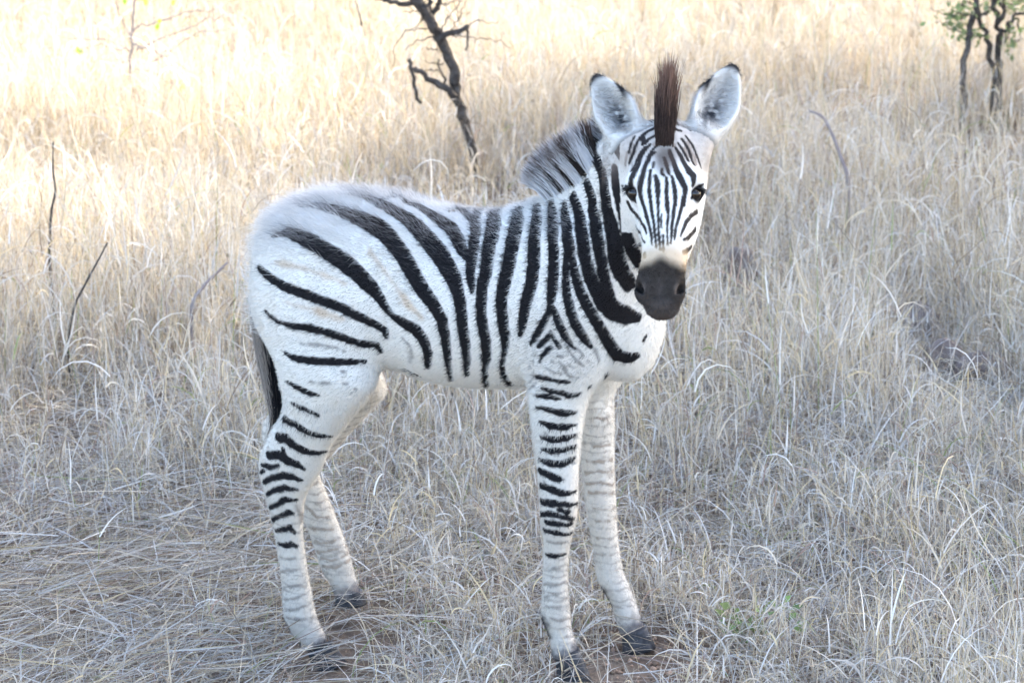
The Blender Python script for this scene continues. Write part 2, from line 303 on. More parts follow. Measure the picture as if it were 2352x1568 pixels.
STRIPES = [  # coat marks in millimetres of the foal's own frame: x, y, z, width
 ('body', [(-340,-88,844,4),(-310,-93,856,16),(-267,-112,852,24),(-220,-125,836,25),(-178,-127,815,27),(-151,-128,795,25),(-124,-127,771,22),(-105,-128,750,14),(-93,-128,733,10),(-79,-129,718,9),(-55,-130,707,16),(-34,-131,698,19),(-19,-128,679,17),(-13,-120,655,13),(-19,-105,626,8),(-23,-97,615,2)]),
 ('body', [(-367,-102,784,6),(-336,-124,773,11),(-298,-140,761,13),(-252,-149,752,13),(-211,-149,742,13),(-179,-145,731,13),(-148,-136,715,12),(-118,-125,699,10),(-98,-121,687,8),(-98,-118,674,3)]),
 ('body', [(-342,-130,706,1),(-312,-142,692,4),(-277,-151,688,6),(-241,-153,688,10),(-205,-150,682,10),(-174,-141,671,9),(-146,-127,659,8),(-120,-114,656,8),(-115,-105,641,3)]),
 ('body', [(-297,-143,631,2),(-275,-151,625,6),(-239,-154,624,9),(-200,-148,624,9),(-165,-133,623,6),(-144,-116,622,2)]),
 ('body', [(-304,-36,894,3),(-277,-40,900,11),(-235,-55,900,18),(-195,-68,895,21),(-157,-77,887,27),(-122,-86,876,29),(-94,-97,858,27),(-69,-108,836,25),(-48,-119,811,24),(-24,-129,783,24),(2,-135,754,21),(21,-137,724,18),(27,-133,691,15),(27,-122,656,11),(23,-104,621,6),(16,-75,590,2)]),
 ('body', [(-231,2,916,5),(-180,-19,919,11),(-142,-37,914,16),(-109,-52,905,19),(-81,-60,896,22),(-48,-75,879,27),(-18,-92,859,28),(6,-105,841,29),(23,-116,823,28),(41,-125,802,25),(53,-132,777,20),(60,-136,747,17),(63,-135,714,16),(66,-130,681,14),(64,-116,645,9),(55,-93,608,3)]),
 ('body', [(-141,25,918,2),(-93,-23,915,6),(-68,-26,911,10),(-38,-39,901,14),(-11,-51,893,19),(15,-66,882,21),(33,-83,868,19),(47,-97,853,16),(59,-106,840,9)]),
 ('body', [(44,1,903,8),(56,-45,894,14),(65,-72,878,16),(70,-96,854,16),(71,-111,832,16),(73,-121,812,13),(77,-128,791,7),(80,-130,779,1)]),
 ('body', [(-5,18,903,4),(23,-12,902,10),(53,-45,894,13)]),
 ('body', [(80,6,906,19),(95,-56,893,25),(100,-81,873,23),(101,-103,846,20),(102,-118,817,19),(99,-128,787,16),(99,-133,756,15),(101,-134,724,15),(106,-129,691,15),(104,-118,655,12),(96,-105,628,6),(87,-81,598,4),(81,-49,576,3)]),
 ('body', [(133,-20,920,13),(143,-58,903,23),(145,-78,885,23),(147,-95,864,23),(145,-109,838,22),(142,-120,808,20),(138,-128,777,17),(139,-130,752,16),(141,-130,727,16),(144,-127,700,14),(143,-122,680,8),(136,-113,654,3),(129,-102,631,4),(128,-82,606,6),(131,-52,583,4)]),
 ('body', [(172,-27,931,8),(184,-66,911,19),(190,-92,892,23),(195,-108,867,25),(198,-120,838,23),(196,-127,808,22),(189,-130,776,19),(183,-131,747,16),(179,-129,723,11),(175,-127,705,2)]),
 ('body', [(203,-39,941,8),(218,-72,922,16),(232,-109,899,17),(239,-124,868,16),(240,-132,838,17),(241,-138,808,17),(239,-142,780,12),(238,-143,764,6),(233,-143,751,7),(219,-139,726,9),(206,-137,705,7),(198,-135,691,1)]),
 ('body', [(239,-143,774,7),(249,-145,759,8),(257,-146,738,10),(267,-146,719,9),(280,-144,701,2)]),
 ('body', [(236,-59,947,6),(244,-77,931,12),(257,-106,910,15),(266,-123,889,17),(269,-127,871,16),(265,-131,853,7),(266,-137,829,9),(270,-142,799,11),(278,-146,768,13),(288,-145,740,13),(301,-140,718,12),(314,-131,696,3)]),
 ('body', [(270,-127,871,12),(278,-131,854,8),(284,-136,830,11),(295,-139,803,13),(309,-140,776,14),(322,-136,751,15),(335,-125,724,15),(346,-110,695,17),(355,-96,676,20),(368,-84,668,19),(382,-72,669,14)]),
 ('body', [(256,-65,960,14),(270,-81,943,15),(283,-104,918,17),(294,-122,891,18),(300,-127,861,17),(310,-131,831,17),(324,-131,804,20),(338,-127,782,29),(354,-116,765,34),(372,-100,753,28),(388,-83,748,15)]),
 ('body', [(287,-80,992,15),(299,-89,973,17),(303,-93,948,17),(309,-99,931,17),(318,-113,903,17),(325,-118,874,15),(332,-120,843,14),(338,-122,819,15),(343,-122,794,22)]),
 ('body', [(325,-103,1018,15),(330,-106,985,18),(334,-104,953,20),(343,-104,922,21),(350,-106,892,23),(354,-106,861,25),(362,-103,835,26),(374,-94,814,26),(446,-274,846,22)]),
 ('body', [(352,-117,1032,12),(356,-117,995,14),(362,-114,964,14),(368,-107,931,15),(373,-99,898,17),(381,-91,872,18),(390,-82,853,20)]),
 ('body', [(353,-108,1082,13),(367,-122,1063,11)]),
 ('fine', [(240,-144,722,4),(238,-144,715,8),(225,-143,700,7),(216,-142,691,5)]),
 ('fine', [(244,-145,713,5),(251,-146,703,7),(258,-147,696,6)]),
 ('fine', [(241,-147,692,6),(234,-147,685,7),(224,-145,674,4),(219,-144,661,2)]),
 ('fine', [(280,-144,700,4),(286,-143,694,2)]),
 ('fine', [(211,-139,632,4),(229,-145,633,5),(246,-147,631,5),(265,-145,629,5),(277,-142,628,1)]),
 ('fine', [(225,-143,611,3),(244,-145,608,5),(261,-142,607,7),(274,-137,601,8),(286,-129,602,5),(293,-124,604,1)]),
 ('fine', [(212,-138,594,4),(229,-144,597,7),(245,-144,596,5),(259,-142,594,1)]),
 ('fine', [(209,-136,572,4),(230,-142,573,7),(245,-142,569,8),(260,-137,566,11),(273,-129,565,9),(282,-120,565,2)]),
 ('fine', [(330,-86,635,4),(327,-77,627,4)]),
 ('fine', [(306,-114,614,3),(308,-112,616,3)]),
 ('fine', [(396,-69,701,2),(401,-62,710,2)]),
 ('weak', [(211,-141,677,3),(205,-139,666,3),(203,-138,653,2)]),
 ('weak', [(275,-146,692,3),(283,-145,680,4),(292,-142,670,4),(302,-136,660,2)]),
 ('weak', [(320,-127,691,5),(324,-122,678,3),(326,-118,667,2)]),
 ('weak', [(257,-149,678,4),(264,-148,678,4)]),
 ('weak', [(245,-148,668,4),(247,-149,664,4)]),
 ('weak', [(260,-148,664,3),(268,-147,658,4),(271,-146,647,4)]),
 ('weak', [(233,-147,652,3),(245,-148,647,4),(261,-148,645,3)]),
 ('weak', [(275,-145,642,3),(281,-142,639,4),(292,-137,637,2)]),
 ('weak', [(192,-125,614,2),(204,-136,630,3),(205,-138,643,2)]),
 ('weak', [(191,-123,601,2),(206,-136,614,4),(210,-138,619,2)]),
 ('weak', [(287,-143,696,2),(296,-140,689,2),(302,-138,680,2)]),
 ('weak', [(196,-133,651,3),(197,-134,647,3)]),
 ('weak', [(278,-145,662,3),(284,-143,657,2)]),
 ('weak', [(309,-133,671,2),(318,-126,664,2)]),
 ('weak', [(-63,-123,677,3),(-49,-120,661,6),(-48,-110,639,5),(-59,-97,622,3)]),
 ('body', [(-78,-76,603,2),(-52,-64,587,3)]),
 ('brown', [(-322,-123,802,5),(-257,-137,800,10),(-201,-139,787,11),(-174,-137,777,6)]),
 ('brown', [(-133,-110,838,6),(-91,-123,795,11),(-54,-131,755,11),(-19,-135,723,6)]),
 ('brown', [(-288,-147,732,5),(-227,-152,725,10),(-173,-144,708,6)]),
 ('weak', [(-261,-150,654,3),(-226,-151,657,4),(-187,-143,651,3),(-176,-138,644,2)]),
 ('weak', [(-214,-157,584,6),(-201,-155,584,4)]),
 ('weak', [(-176,-147,584,4),(-169,-144,583,4)]),
 ('weak', [(-180,-145,606,3),(-173,-142,606,3)]),
 ('weak', [(-157,-135,571,3),(-153,-132,571,3)]),
 ('weak', [(-238,-158,585,4),(-231,-158,583,4)]),
 ('nearleg', [(-292,-143,574,3),(-265,-152,567,7),(-243,-155,560,8),(-225,-154,558,2)]),
 ('nearleg', [(-285,-142,533,3),(-255,-149,525,7),(-229,-147,516,2)]),
 ('nearleg', [(-306,-130,495,12),(-279,-142,491,10),(-258,-143,480,8),(-236,-136,472,8),(-215,-119,467,2)]),
 ('nearleg', [(-322,-128,457,15),(-300,-136,457,17),(-282,-137,445,14),(-263,-133,436,10),(-243,-123,432,6),(-231,-110,432,2)]),
 ('nearleg', [(-344,-124,417,13),(-319,-131,422,15),(-302,-133,414,14),(-282,-131,407,11),(-270,-125,397,3)]),
 ('nearleg', [(-310,-133,435,5),(-309,-133,419,8)]),
 ('nearleg', [(-361,-120,395,5),(-341,-128,394,9),(-322,-132,401,5)]),
 ('nearleg', [(-364,-118,379,5),(-357,-122,384,4)]),
 ('nearleg', [(-357,-121,361,5),(-334,-130,374,10),(-311,-132,382,12),(-292,-129,380,10),(-277,-123,373,2)]),
 ('nearleg', [(-352,-121,336,4),(-330,-131,349,9),(-310,-131,357,9),(-287,-123,353,3)]),
 ('nearleg', [(-347,-119,309,5),(-327,-128,319,8),(-312,-129,332,9),(-291,-118,330,3)]),
 ('nearleg', [(-343,-117,284,4),(-322,-126,296,8),(-306,-124,305,8),(-298,-119,302,3)]),
 ('nearleg', [(-334,-120,263,4),(-317,-125,269,8),(-305,-121,274,8),(-297,-116,261,2)]),
 ('nearleg', [(-331,-119,237,2),(-314,-123,236,8),(-304,-121,239,8),(-293,-113,234,2)]),
 ('weaknear', [(-331,-115,209,2),(-310,-123,209,5),(-296,-118,210,3)]),
 ('weaknear', [(-328,-115,178,2),(-311,-123,185,5),(-292,-118,186,2)]),
 ('weaknear', [(-320,-120,148,2),(-299,-123,154,3),(-282,-112,158,2)]),
 ('weaknear', [(-321,-118,122,2),(-298,-125,129,4),(-281,-116,135,2)]),
 ('weaknear', [(-318,-120,105,3),(-294,-126,107,4),(-277,-115,114,2)]),
 ('weaknear', [(-313,-123,87,3),(-286,-125,87,4),(-267,-109,88,2)]),
 ('weaknear', [(-292,-116,319,3),(-289,-106,299,3),(-289,-102,282,2)]),
 ('weakfar', [(-355,68,255,2),(-330,71,232,3),(-313,82,231,2)]),
 ('weakfar', [(-350,75,207,3),(-322,72,207,3),(-301,84,206,2)]),
 ('weakfar', [(-337,75,179,4),(-310,72,179,3),(-293,84,185,2)]),
 ('weakfar', [(-332,76,157,6),(-302,73,165,4),(-283,106,167,2)]),
 ('weakfar', [(-321,75,128,6),(-289,73,131,5),(-273,99,141,3)]),
 ('weakfar', [(-324,74,147,3),(-297,72,144,3),(-276,95,152,2)]),
 ('nearleg', [(217,-134,544,3),(237,-137,539,10),(261,-131,537,10),(278,-117,539,3)]),
 ('nearleg', [(216,-129,513,2),(240,-133,511,9),(264,-126,514,9),(278,-112,519,3)]),
 ('nearleg', [(217,-127,489,2),(236,-131,488,8),(259,-126,491,8),(276,-111,496,3)]),
 ('nearleg', [(211,-123,468,4),(231,-131,465,11),(254,-128,463,11),(270,-118,469,8),(275,-110,473,2)]),
 ('nearleg', [(211,-123,445,8),(232,-132,442,11),(253,-131,435,10),(260,-128,434,2)]),
 ('nearleg', [(216,-126,416,10),(237,-134,415,11),(261,-129,407,9),(276,-111,406,2)]),
 ('nearleg', [(217,-126,386,11),(242,-136,388,11),(265,-128,385,7),(277,-107,381,3)]),
 ('nearleg', [(215,-123,360,8),(238,-136,367,9),(250,-135,365,6),(265,-127,359,7),(275,-108,352,2)]),
 ('nearleg', [(254,-134,376,6),(268,-124,369,5)]),
 ('nearleg', [(228,-133,348,7),(250,-134,348,7),(270,-117,343,4)]),
 ('nearleg', [(222,-127,331,5),(246,-133,330,7),(268,-112,323,3)]),
 ('nearleg', [(225,-123,281,3),(243,-125,280,6),(258,-113,282,2)]),
 ('weaknear', [(228,-127,309,4),(248,-128,307,5),(261,-116,307,3)]),
 ('weaknear', [(221,-119,247,3),(243,-124,255,3),(258,-106,247,2)]),
 ('weaknear', [(221,-119,221,2),(243,-124,221,4),(258,-106,225,2)]),
 ('weaknear', [(221,-121,195,3),(243,-125,204,3),(260,-104,192,2)]),
 ('weaknear', [(226,-125,178,3),(247,-125,178,4),(261,-102,177,2)]),
 ('weaknear', [(234,-129,158,3),(252,-124,152,4),(263,-105,152,2)]),
 ('weaknear', [(222,-130,427,2),(228,-132,421,2)]),
 ('weaknear', [(226,-134,523,2),(230,-134,522,2)]),
 ('weakfar', [(242,66,412,3),(267,70,413,5),(282,94,411,3)]),
 ('weakfar', [(236,71,386,4),(264,68,393,4),(283,96,388,3)]),
 ('weakfar', [(241,70,365,4),(268,70,372,4),(285,96,360,3)]),
 ('weakfar', [(246,68,348,4),(268,69,350,4),(286,96,344,3)]),
 ('weakfar', [(264,51,506,2),(281,74,499,3)]),
 ('weakfar', [(256,65,319,3),(288,97,313,3)]),
 ('weakfar', [(261,66,293,3),(289,96,292,3)]),
 ('weakfar', [(262,69,257,3),(290,111,256,3)]),
 ('weakfar', [(257,60,444,3),(280,83,444,3)]),
 ('face', [(434,-160,1042,4),(436,-171,1027,5),(438,-179,1012,5),(443,-187,997,5)]),
 ('face', [(434,-133,1070,3),(426,-137,1065,6),(422,-149,1051,8),(422,-164,1039,8),(422,-175,1027,9),(421,-181,1013,8),(424,-185,999,6),(430,-190,985,5)]),
 ('face', [(422,-124,1082,3),(412,-131,1069,5),(407,-138,1057,6),(407,-154,1045,8),(404,-171,1032,11),(402,-175,1022,8),(399,-169,1009,8),(402,-170,996,10),(411,-179,990,8)]),
 ('face', [(445,-165,1034,4),(450,-170,1024,8),(453,-177,1013,8),(457,-185,1001,6)]),
 ('face', [(413,-58,1114,3),(408,-66,1112,4),(402,-86,1108,4),(397,-94,1104,3)]),
 ('face', [(426,-87,1112,4),(420,-98,1106,6),(410,-102,1101,5),(403,-109,1094,6),(407,-118,1086,7),(407,-123,1081,4)]),
 ('face', [(427,-112,1096,4),(417,-116,1090,4),(412,-122,1083,4)]),
 ('face', [(465,-163,1032,3),(468,-168,1023,5),(469,-176,1011,5),(473,-184,998,5),(475,-191,988,4)]),
 ('face', [(474,-159,1034,3),(478,-164,1025,5),(483,-170,1013,6),(486,-177,1002,6),(489,-185,988,5)]),
 ('face', [(459,-126,1074,4),(462,-130,1068,6),(471,-139,1056,7),(479,-150,1044,8),(486,-154,1035,10),(494,-160,1025,9),(501,-164,1015,8),(502,-168,1006,6),(501,-172,995,5),(502,-177,987,5)]),
 ('face', [(468,-119,1078,3),(481,-124,1062,7),(491,-133,1051,8),(502,-143,1041,11),(510,-147,1036,10),(513,-153,1027,7),(512,-154,1019,5)]),
 ('face', [(440,-49,1116,4),(451,-66,1115,5),(460,-76,1111,3)]),
 ('face', [(453,-90,1109,5),(461,-91,1105,4),(468,-88,1103,3)]),
 ('face', [(462,-61,1112,3),(474,-71,1106,3),(482,-73,1102,2)]),
 ('face', [(455,-156,1046,3),(456,-161,1038,4),(460,-162,1036,3)]),
 ('face', [(453,-138,1062,4),(459,-147,1054,5),(466,-156,1042,4),(469,-159,1037,2)]),
 ('face', [(436,-147,1054,3),(437,-156,1047,3)]),
 ('face', [(369,-123,1001,3),(391,-169,1010,7),(398,-168,1001,9),(409,-177,992,8),(413,-181,987,4)]),
 ('face', [(527,-137,1019,2),(521,-142,1017,5),(516,-142,1009,12),(512,-149,1001,9),(511,-161,997,4)]),
 ('faceweak', [(388,-122,1079,4),(393,-129,1068,7),(387,-134,1052,4),(398,-156,1040,6)]),
 ('faceweak', [(485,-99,1084,6),(492,-104,1070,4),(498,-102,1061,4),(503,-108,1049,6)]),
 ('faceweak', [(482,-110,1075,3),(489,-114,1063,4)]),
 ('faceweak', [(435,-117,1090,4),(429,-124,1082,4)]),
 ('faceweak', [(454,-117,1087,4),(465,-116,1083,3)]),
 ('faceweak', [(380,-128,1064,3),(377,-129,1042,3)]),
 ('face', [(444,-189,993,5),(449,-198,979,4),(458,-213,960,3),(465,-227,940,3),(472,-241,922,2)]),
 ('face', [(432,-191,983,5),(440,-202,969,5),(449,-214,956,4),(458,-227,940,3),(463,-238,924,1)]),
 ('face', [(457,-187,997,5),(460,-195,986,4),(466,-211,963,2),(472,-227,941,3),(480,-243,918,2)]),
 ('face', [(474,-186,995,6),(477,-194,984,6),(481,-201,974,3),(484,-216,953,2),(491,-235,926,1)]),
 ('face', [(487,-179,998,6),(489,-189,984,5),(490,-202,967,4),(492,-215,950,3),(496,-231,929,1)]),
 ('face', [(500,-171,999,6),(500,-179,986,5),(499,-193,970,4),(498,-208,954,3),(500,-224,934,1)]),
 ('face', [(513,-130,966,8),(512,-166,966,8),(511,-189,959,6),(509,-202,948,4),(508,-213,939,1)]),
 ('face', [(514,-141,935,9),(517,-184,933,8),(514,-211,932,4)]),
 ('face', [(512,-156,907,7),(519,-207,912,9),(518,-222,912,8)]),
 ('face', [(508,-174,880,6),(521,-236,891,4)]),
 ('face', [(380,-122,971,6),(387,-124,959,8),(405,-151,956,7),(427,-193,956,6),(441,-213,950,4),(447,-222,941,2)]),
 ('face', [(395,-120,930,3),(410,-154,928,4),(435,-212,931,4),(447,-230,926,2)]),
 ('face', [(394,-89,888,3),(393,-88,886,3)]),
 ('face', [(451,-243,909,5),(453,-248,904,5)]),
 ('face', [(480,-226,941,2),(483,-235,929,2),(486,-244,916,2)]),
 ('face', [(469,-203,974,1),(472,-213,961,2),(474,-218,952,1)]),
 ('body', [(325,-103,1018,16),(309,-87,1037,17),(289,-47,1049,15)]),
 ('body', [(370,-125,1053,13),(351,-109,1075,16),(326,-76,1093,15)]),
 ('face', [(399,-112,1091,3),(395,-122,1080,4),(393,-130,1066,4),(386,-134,1047,4)]),
 ('face', [(388,-111,1092,2),(384,-122,1079,3),(383,-129,1065,2)]),
 ('face', [(413,-126,1077,2),(406,-132,1067,3),(401,-139,1052,4),(398,-159,1038,3)]),
 ('face', [(474,-101,1091,3),(485,-104,1078,4),(492,-107,1066,4),(503,-116,1048,4)]),
 ('face', [(478,-91,1095,2),(491,-95,1081,3),(502,-98,1060,3),(509,-94,1039,2)]),
 ('face', [(470,-111,1085,2),(483,-115,1069,3),(492,-119,1056,4)]),
 ('face', [(437,-124,1083,2),(429,-130,1075,3),(422,-138,1062,3)]),
]

# ------------------------------------------------------------------ coat colours
SUBJ = unit(HU)
def stripe_field(P, sel, side2d=False):
    """smallest (distance - half width) of P to the chosen marks"""
    out = np.full(len(P), .05)
    for g, row in STRIPES:
        if g not in sel: continue
        D = np.array(row, float) / 1000
        for mirror in ((1, -1) if g in ('body', 'weak', 'brown', 'fine') else (1,)):
            Q = D.copy(); Q[:, 1] *= mirror
            m = .05; lo = Q[:, :3].min(0) - m; hi = Q[:, :3].max(0) + m
            if g in ('nearleg', 'weaknear', 'farleg', 'weakfar'):
                near = g in ('nearleg', 'weaknear'); lo[1], hi[1] = (-.3, -.005) if near else (.005, .3)
            idx = np.nonzero(np.all((P > lo) & (P < hi), 1))[0]
            if not len(idx): continue
            p = P[idx]; best = out[idx]
            flat = np.array([1, .25, 1]) if 'leg' in g or 'near' in g or 'far' in g else np.ones(3)
            for a, b in zip(Q[:-1], Q[1:]):
                ab = (b - a)[:3] * flat; ap = (p - a[:3]) * flat
                t = np.clip(ap @ ab / max(ab @ ab, 1e-9), 0, 1)
                d = np.linalg.norm(ap - t[:, None] * ab, axis=1) - .5 * (a[3] + (b[3] - a[3]) * t)
                best = np.minimum(best, d)
            out[idx] = best
    return out
def hashn(P, s, seed=0):
    """cheap smooth noise in [-1, 1]"""
    r = np.random.default_rng(seed); o = np.zeros(len(P))
    for i in range(5):
        k = r.normal(size=3) * s * (1 + .35 * i); o += np.sin(P @ k + r.uniform(0, 6.3))
    return o / 2.6
def sstep(a, b, x): t = np.clip((x - a) / (b - a), 0, 1); return t * t * (3 - 2 * t)
def mix(c, d, t): return c * (1 - t[:, None]) + np.asarray(d) * t[:, None]
WHITE = np.array([.80, .768, .715]); BLACK = np.array([.016, .015, .017]); BROWN = np.array([.085, .048, .030]); TAN = np.array([.50, .34, .20])
def ear_local(P):
    for c, ax, wd, fr, ln, wdt, bend, s in EARS:
        q = P - c; t = np.stack([q @ ax / (ln * .62), q @ wd / wdt * -s * np.sign(wd @ HR), q @ fr], 1)
        yield t, s
def head_coords(P):
    q = P - HC; return q @ HR, q @ HU, q @ HN
def coat(P, N):
    n1 = hashn(P, 260, 1); n2 = hashn(P, 60, 2); n3 = hashn(P, 700, 3)
    hx, hv, hn = head_coords(P); hr = hx / PXH
    head = (np.abs(hx) < .085) & (hv > -.125) & (hv < .30) & (hn > -.125)
    C = np.broadcast_to(WHITE, (len(P), 3)).copy()
    lower = sstep(.66, .29, P[:, 2]) * (~head)
    C = mix(C, [.56, .50, .43], lower * .78)                                   # beige legs, deeper towards the hooves
    C = mix(C, [.70, .60, .48], .22 * sstep(.1, 1.2, n2) * (P[:, 0] < 0) * (~head))
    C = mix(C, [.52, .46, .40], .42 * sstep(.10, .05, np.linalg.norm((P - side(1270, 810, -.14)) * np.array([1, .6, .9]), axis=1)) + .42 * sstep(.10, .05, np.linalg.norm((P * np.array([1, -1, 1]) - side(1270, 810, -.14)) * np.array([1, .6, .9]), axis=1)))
    C *= (1 + .04 * n3)[:, None]
    sb = np.where(head, .05, np.minimum(stripe_field(P, ('body',)), stripe_field(P, ('nearleg', 'farleg', 'fine')) + .0012)); sw = np.where(head, .05, stripe_field(P, ('weak', 'weaknear'))); sf = np.where(head, .05, stripe_field(P, ('weakfar',)))
    sbr = np.where(head, .05, stripe_field(P, ('brown',)))
    front = (np.abs(hx) < .12) & (hv < .2) & (hn > -.2); face = np.where(front, stripe_field(P, ('face',)), .05)
    C = mix(C, [.56, .41, .27], .70 * sstep(.006, -.008, sbr + .004 * n2))
    C = mix(C, [.30, .24, .19], .80 * sstep(.002, -.002, sf - .0014 + .0014 * n1))
    C = mix(C, [.10, .085, .08], .62 * sstep(.003, -.0025, sw - .0008 + .0012 * n1))
    blk = mix(np.broadcast_to(BLACK, (len(P), 3)).copy(), [.045, .030, .024], sstep(.845, .925, P[:, 2]) * (P[:, 0] < .1) * .9)
    t = sstep(.0012, -.0016, sb - .0037 + .0010 * n1); C = C * (1 - t[:, None]) + blk * t[:, None]
    # face
    fw = np.where(front, stripe_field(P, ('faceweak',)), .05); C = mix(C, [.11, .085, .075], .85 * sstep(.002, -.002, fw - .0016 + .001 * n1))
    C = mix(C, [.62, .52, .42], .45 * head * sstep(-.02, -.10, hv))
    C = mix(C, [.72, .62, .48], .5 * head * sstep(.05, .11, hv))
    C = mix(C, [.26, .21, .18], .50 * front * sstep(-.028, -.075, hv + .004 * n2) * (1 + .2 * n1))
    C = mix(C, [.022, .018, .018], .985 * sstep(.0012, -.0010, face - .0013 + .0004 * n1) * (hv < .150))
    C = mix(C, [.06, .042, .034], .8 * head * sstep(.034, .008, np.hypot(hx * 1.2, (hv + .060) * .7)))
    for sg in (-1, 1):
        e = hdp(1525 + sg * 58, 272, -.05); C = mix(C, [.07, .055, .048], .8 * sstep(.028, .010, np.linalg.norm(P - e, axis=1) + .004 * n1))
    muz = head & (hv > .08)
    C = mix(C, [.55, .40, .25], .8 * muz * sstep(.098, .125, hv + .003 * n2) * (hn > -.06))
    C = mix(C, np.array([.024, .0205, .020]) * (1 + .25 * n2 + .20 * n1 + 1.8 * sstep(.198, .215, hv) + .8 * np.exp(-(hx / .006) ** 2) * sstep(.16, .175, hv) * sstep(.20, .185, hv))[:, None], .97 * muz * sstep(.128, .150, hv + .003 * n2 + .01 * sstep(.02, .0, np.abs(hx))) * (hn > -.075))
    C = mix(C, [.010, .009, .009], muz * (hn > -.06) * sstep(.2385, .2415, hv + .35 * hx ** 2 / .05))
    for sg in (-1, 1): C = mix(C, [.17, .14, .125], .6 * sstep(.010, .004, np.linalg.norm((P - hd(1525 + sg * 39, 660, -.004)) * np.array([1, 1, .7]), axis=1)))
    for sg in (-1, 1): C = mix(C, [.008, .007, .007], sstep(.012, .006, np.linalg.norm((P - hd(1525 + sg * 47, 656, -.012)), axis=1)) * .9)
    for sg, ex, ey in ((1, 1604, 440), (-1, 1446, 440)):                        # rims of the eyes
        e = hd(ex, ey, -.012); C = mix(C, BLACK, sstep(.019, .012, np.linalg.norm((P - e) * np.array([1, 1, 1]), axis=1)))
    # ears
    for t, s in ear_local(P):
        inside = (t[:, 0] > -.98) & (t[:, 0] < 1.25) & (np.abs(t[:, 1]) < 1.25) & (np.abs(t[:, 2]) < .035)
        front = inside & (t[:, 2] > -.022)
        C = np.where(inside[:, None], np.array([.63, .60, .55]), C); C = mix(C, [.42, .40, .375], front * sstep(.85, .35, np.hypot(t[:, 0] * .8, t[:, 1])) * (1 + .25 * n1).clip(0, 1))
        dk = np.exp(-((t[:, 0] + .20 + .1 * n2) / .50) ** 2 - ((t[:, 1] - .05 + .08 * n2) / .34) ** 2)
        C = mix(C, [.045, .045, .05], front * np.clip(1.15 * dk, 0, 1) * sstep(-.5, .5, n1 + .5))
        edge = np.hypot(t[:, 0] * .9, t[:, 1])
        C = mix(C, BLACK, inside * sstep(.80, .95, t[:, 0] + .12 * np.abs(t[:, 1])))
        C = mix(C, BLACK, inside * sstep(.60, .78, t[:, 1]) * sstep(-.1, .3, t[:, 0]))
        C = mix(C, [.10, .09, .09], inside * (t[:, 2] < -.012) * sstep(.3, .7, t[:, 1]) * .6)
        C = mix(C, [.05, .045, .045], inside * sstep(-.80, -1.0, t[:, 0]) * .7)
    # dark fetlock tufts and grey bands above the hooves
    for px, py, l, r in ((1256, 1422, -.1, .022), (1262, 1450, -.1, .016), (1388, 1352, .1, .020), (1402, 1378, .1, .015), (664, 1432, -.098, .016), (690, 1470, -.098, .015), (762, 1345, .098, .014)):
        e = side(px, py, l); C = mix(C, [.035, .032, .035], sstep(r * 1.3, r * .5, np.linalg.norm((P - e) * np.array([1, .6, 1]), axis=1) + .003 * n1))
    for px, py, l in ((1300, 1512, -.1), (1455, 1452, .1), (742, 1500, -.098), (800, 1372, .098)):
        e = side(px, py, l); C = mix(C, [.07, .07, .085], .9 * sstep(.046, .026, np.linalg.norm(P - e, axis=1) + .003 * n1))
    ring = np.sin(P[:, 2] * 2 * np.pi / .0175 + 1.6 * hashn(P, 38, 14) + 14 * P[:, 0]); up = np.where(P[:, 1] > 0, .58, .33)
    C = mix(C, [.20, .165, .14], .50 * sstep(.45, .95, ring + .25 * n1) * sstep(up, up - .06, P[:, 2]) * (P[:, 2] > .05) * sstep(-.9, .5, hashn(P, 26, 15)))
    C = mix(C, [.30, .26, .23], .6 * (P[:, 2] < .35) * sstep(.35, 1.1, hashn(P * np.array([.5, .5, 2.2]), 120, 9)) * sstep(.30, .1, P[:, 2]) * .7)
    return np.clip(C, .008, .9)

M_BODY = material('foal_skin', attr='tint', rough=.85, spec=.12, bump=.12, bscale=220)
M_HAIR = material('foal_hair', attr='tint', rough=.6, spec=.15, transl=.25)
foal = empty('zebra_foal', tuple(ZO), -YAW)
setp(foal, 'striped zebra foal standing in dry grass with its head turned to face you', 'zebra')
BC = coat(BV, BN)
body = mesh_np('body', BV, BQ, M_BODY, foal, col=BC)

# short fur over the whole body
A3 = np.concatenate([BQ[:, [0, 1, 2]], BQ[:, [0, 2, 3]]])
ar = np.linalg.norm(np.cross(BV[A3[:, 1]] - BV[A3[:, 0]], BV[A3[:, 2]] - BV[A3[:, 0]]), axis=1) / 2
def scatter(n, wgt=None, seed=1):
    r = np.random.default_rng(seed); p = ar if wgt is None else ar * wgt[A3].mean(1)
    i = r.choice(len(A3), n, p=p / p.sum()); u = r.random((n, 2)); u = np.where(u.sum(1, keepdims=True) > 1, 1 - u, u)
    t = A3[i]; b = np.stack([1 - u.sum(1), u[:, 0], u[:, 1]], 1)
    P = np.einsum('nk,nkj->nj', b, BV[t]); N = unit(np.einsum('nk,nkj->nj', b, BN[t])); C = np.einsum('nk,nkj->nj', b, BC[t])
    return P, N, C, r
def lie(P, N):
    """direction the coat lies in"""
    hx, hv, hn = head_coords(P); head = (np.abs(hx) < .1) & (hv > -.13) & (hn > -.14)
    d = np.where((P[:, 2] < .545)[:, None], np.array([-.25, 0, -1.]), np.array([-1., 0, -.45])); d = np.where(head[:, None], HU * (np.sign(hv + .02)[:, None] * .0 + 1) + HR * np.sign(hx)[:, None] * .3, d)
    d = d - np.sum(d * N, 1)[:, None] * N; return unit(d)
toph = np.clip(BN[:, 2] - .1, 0, 1) * (BV[:, 2] > .785) * (BV[:, 0] < .26)     # long pale hair on back and rump
rear = sstep(-.30, -.40, BV[:, 0]) * (BV[:, 2] > .645)
P, N, C, r = scatter(150000)
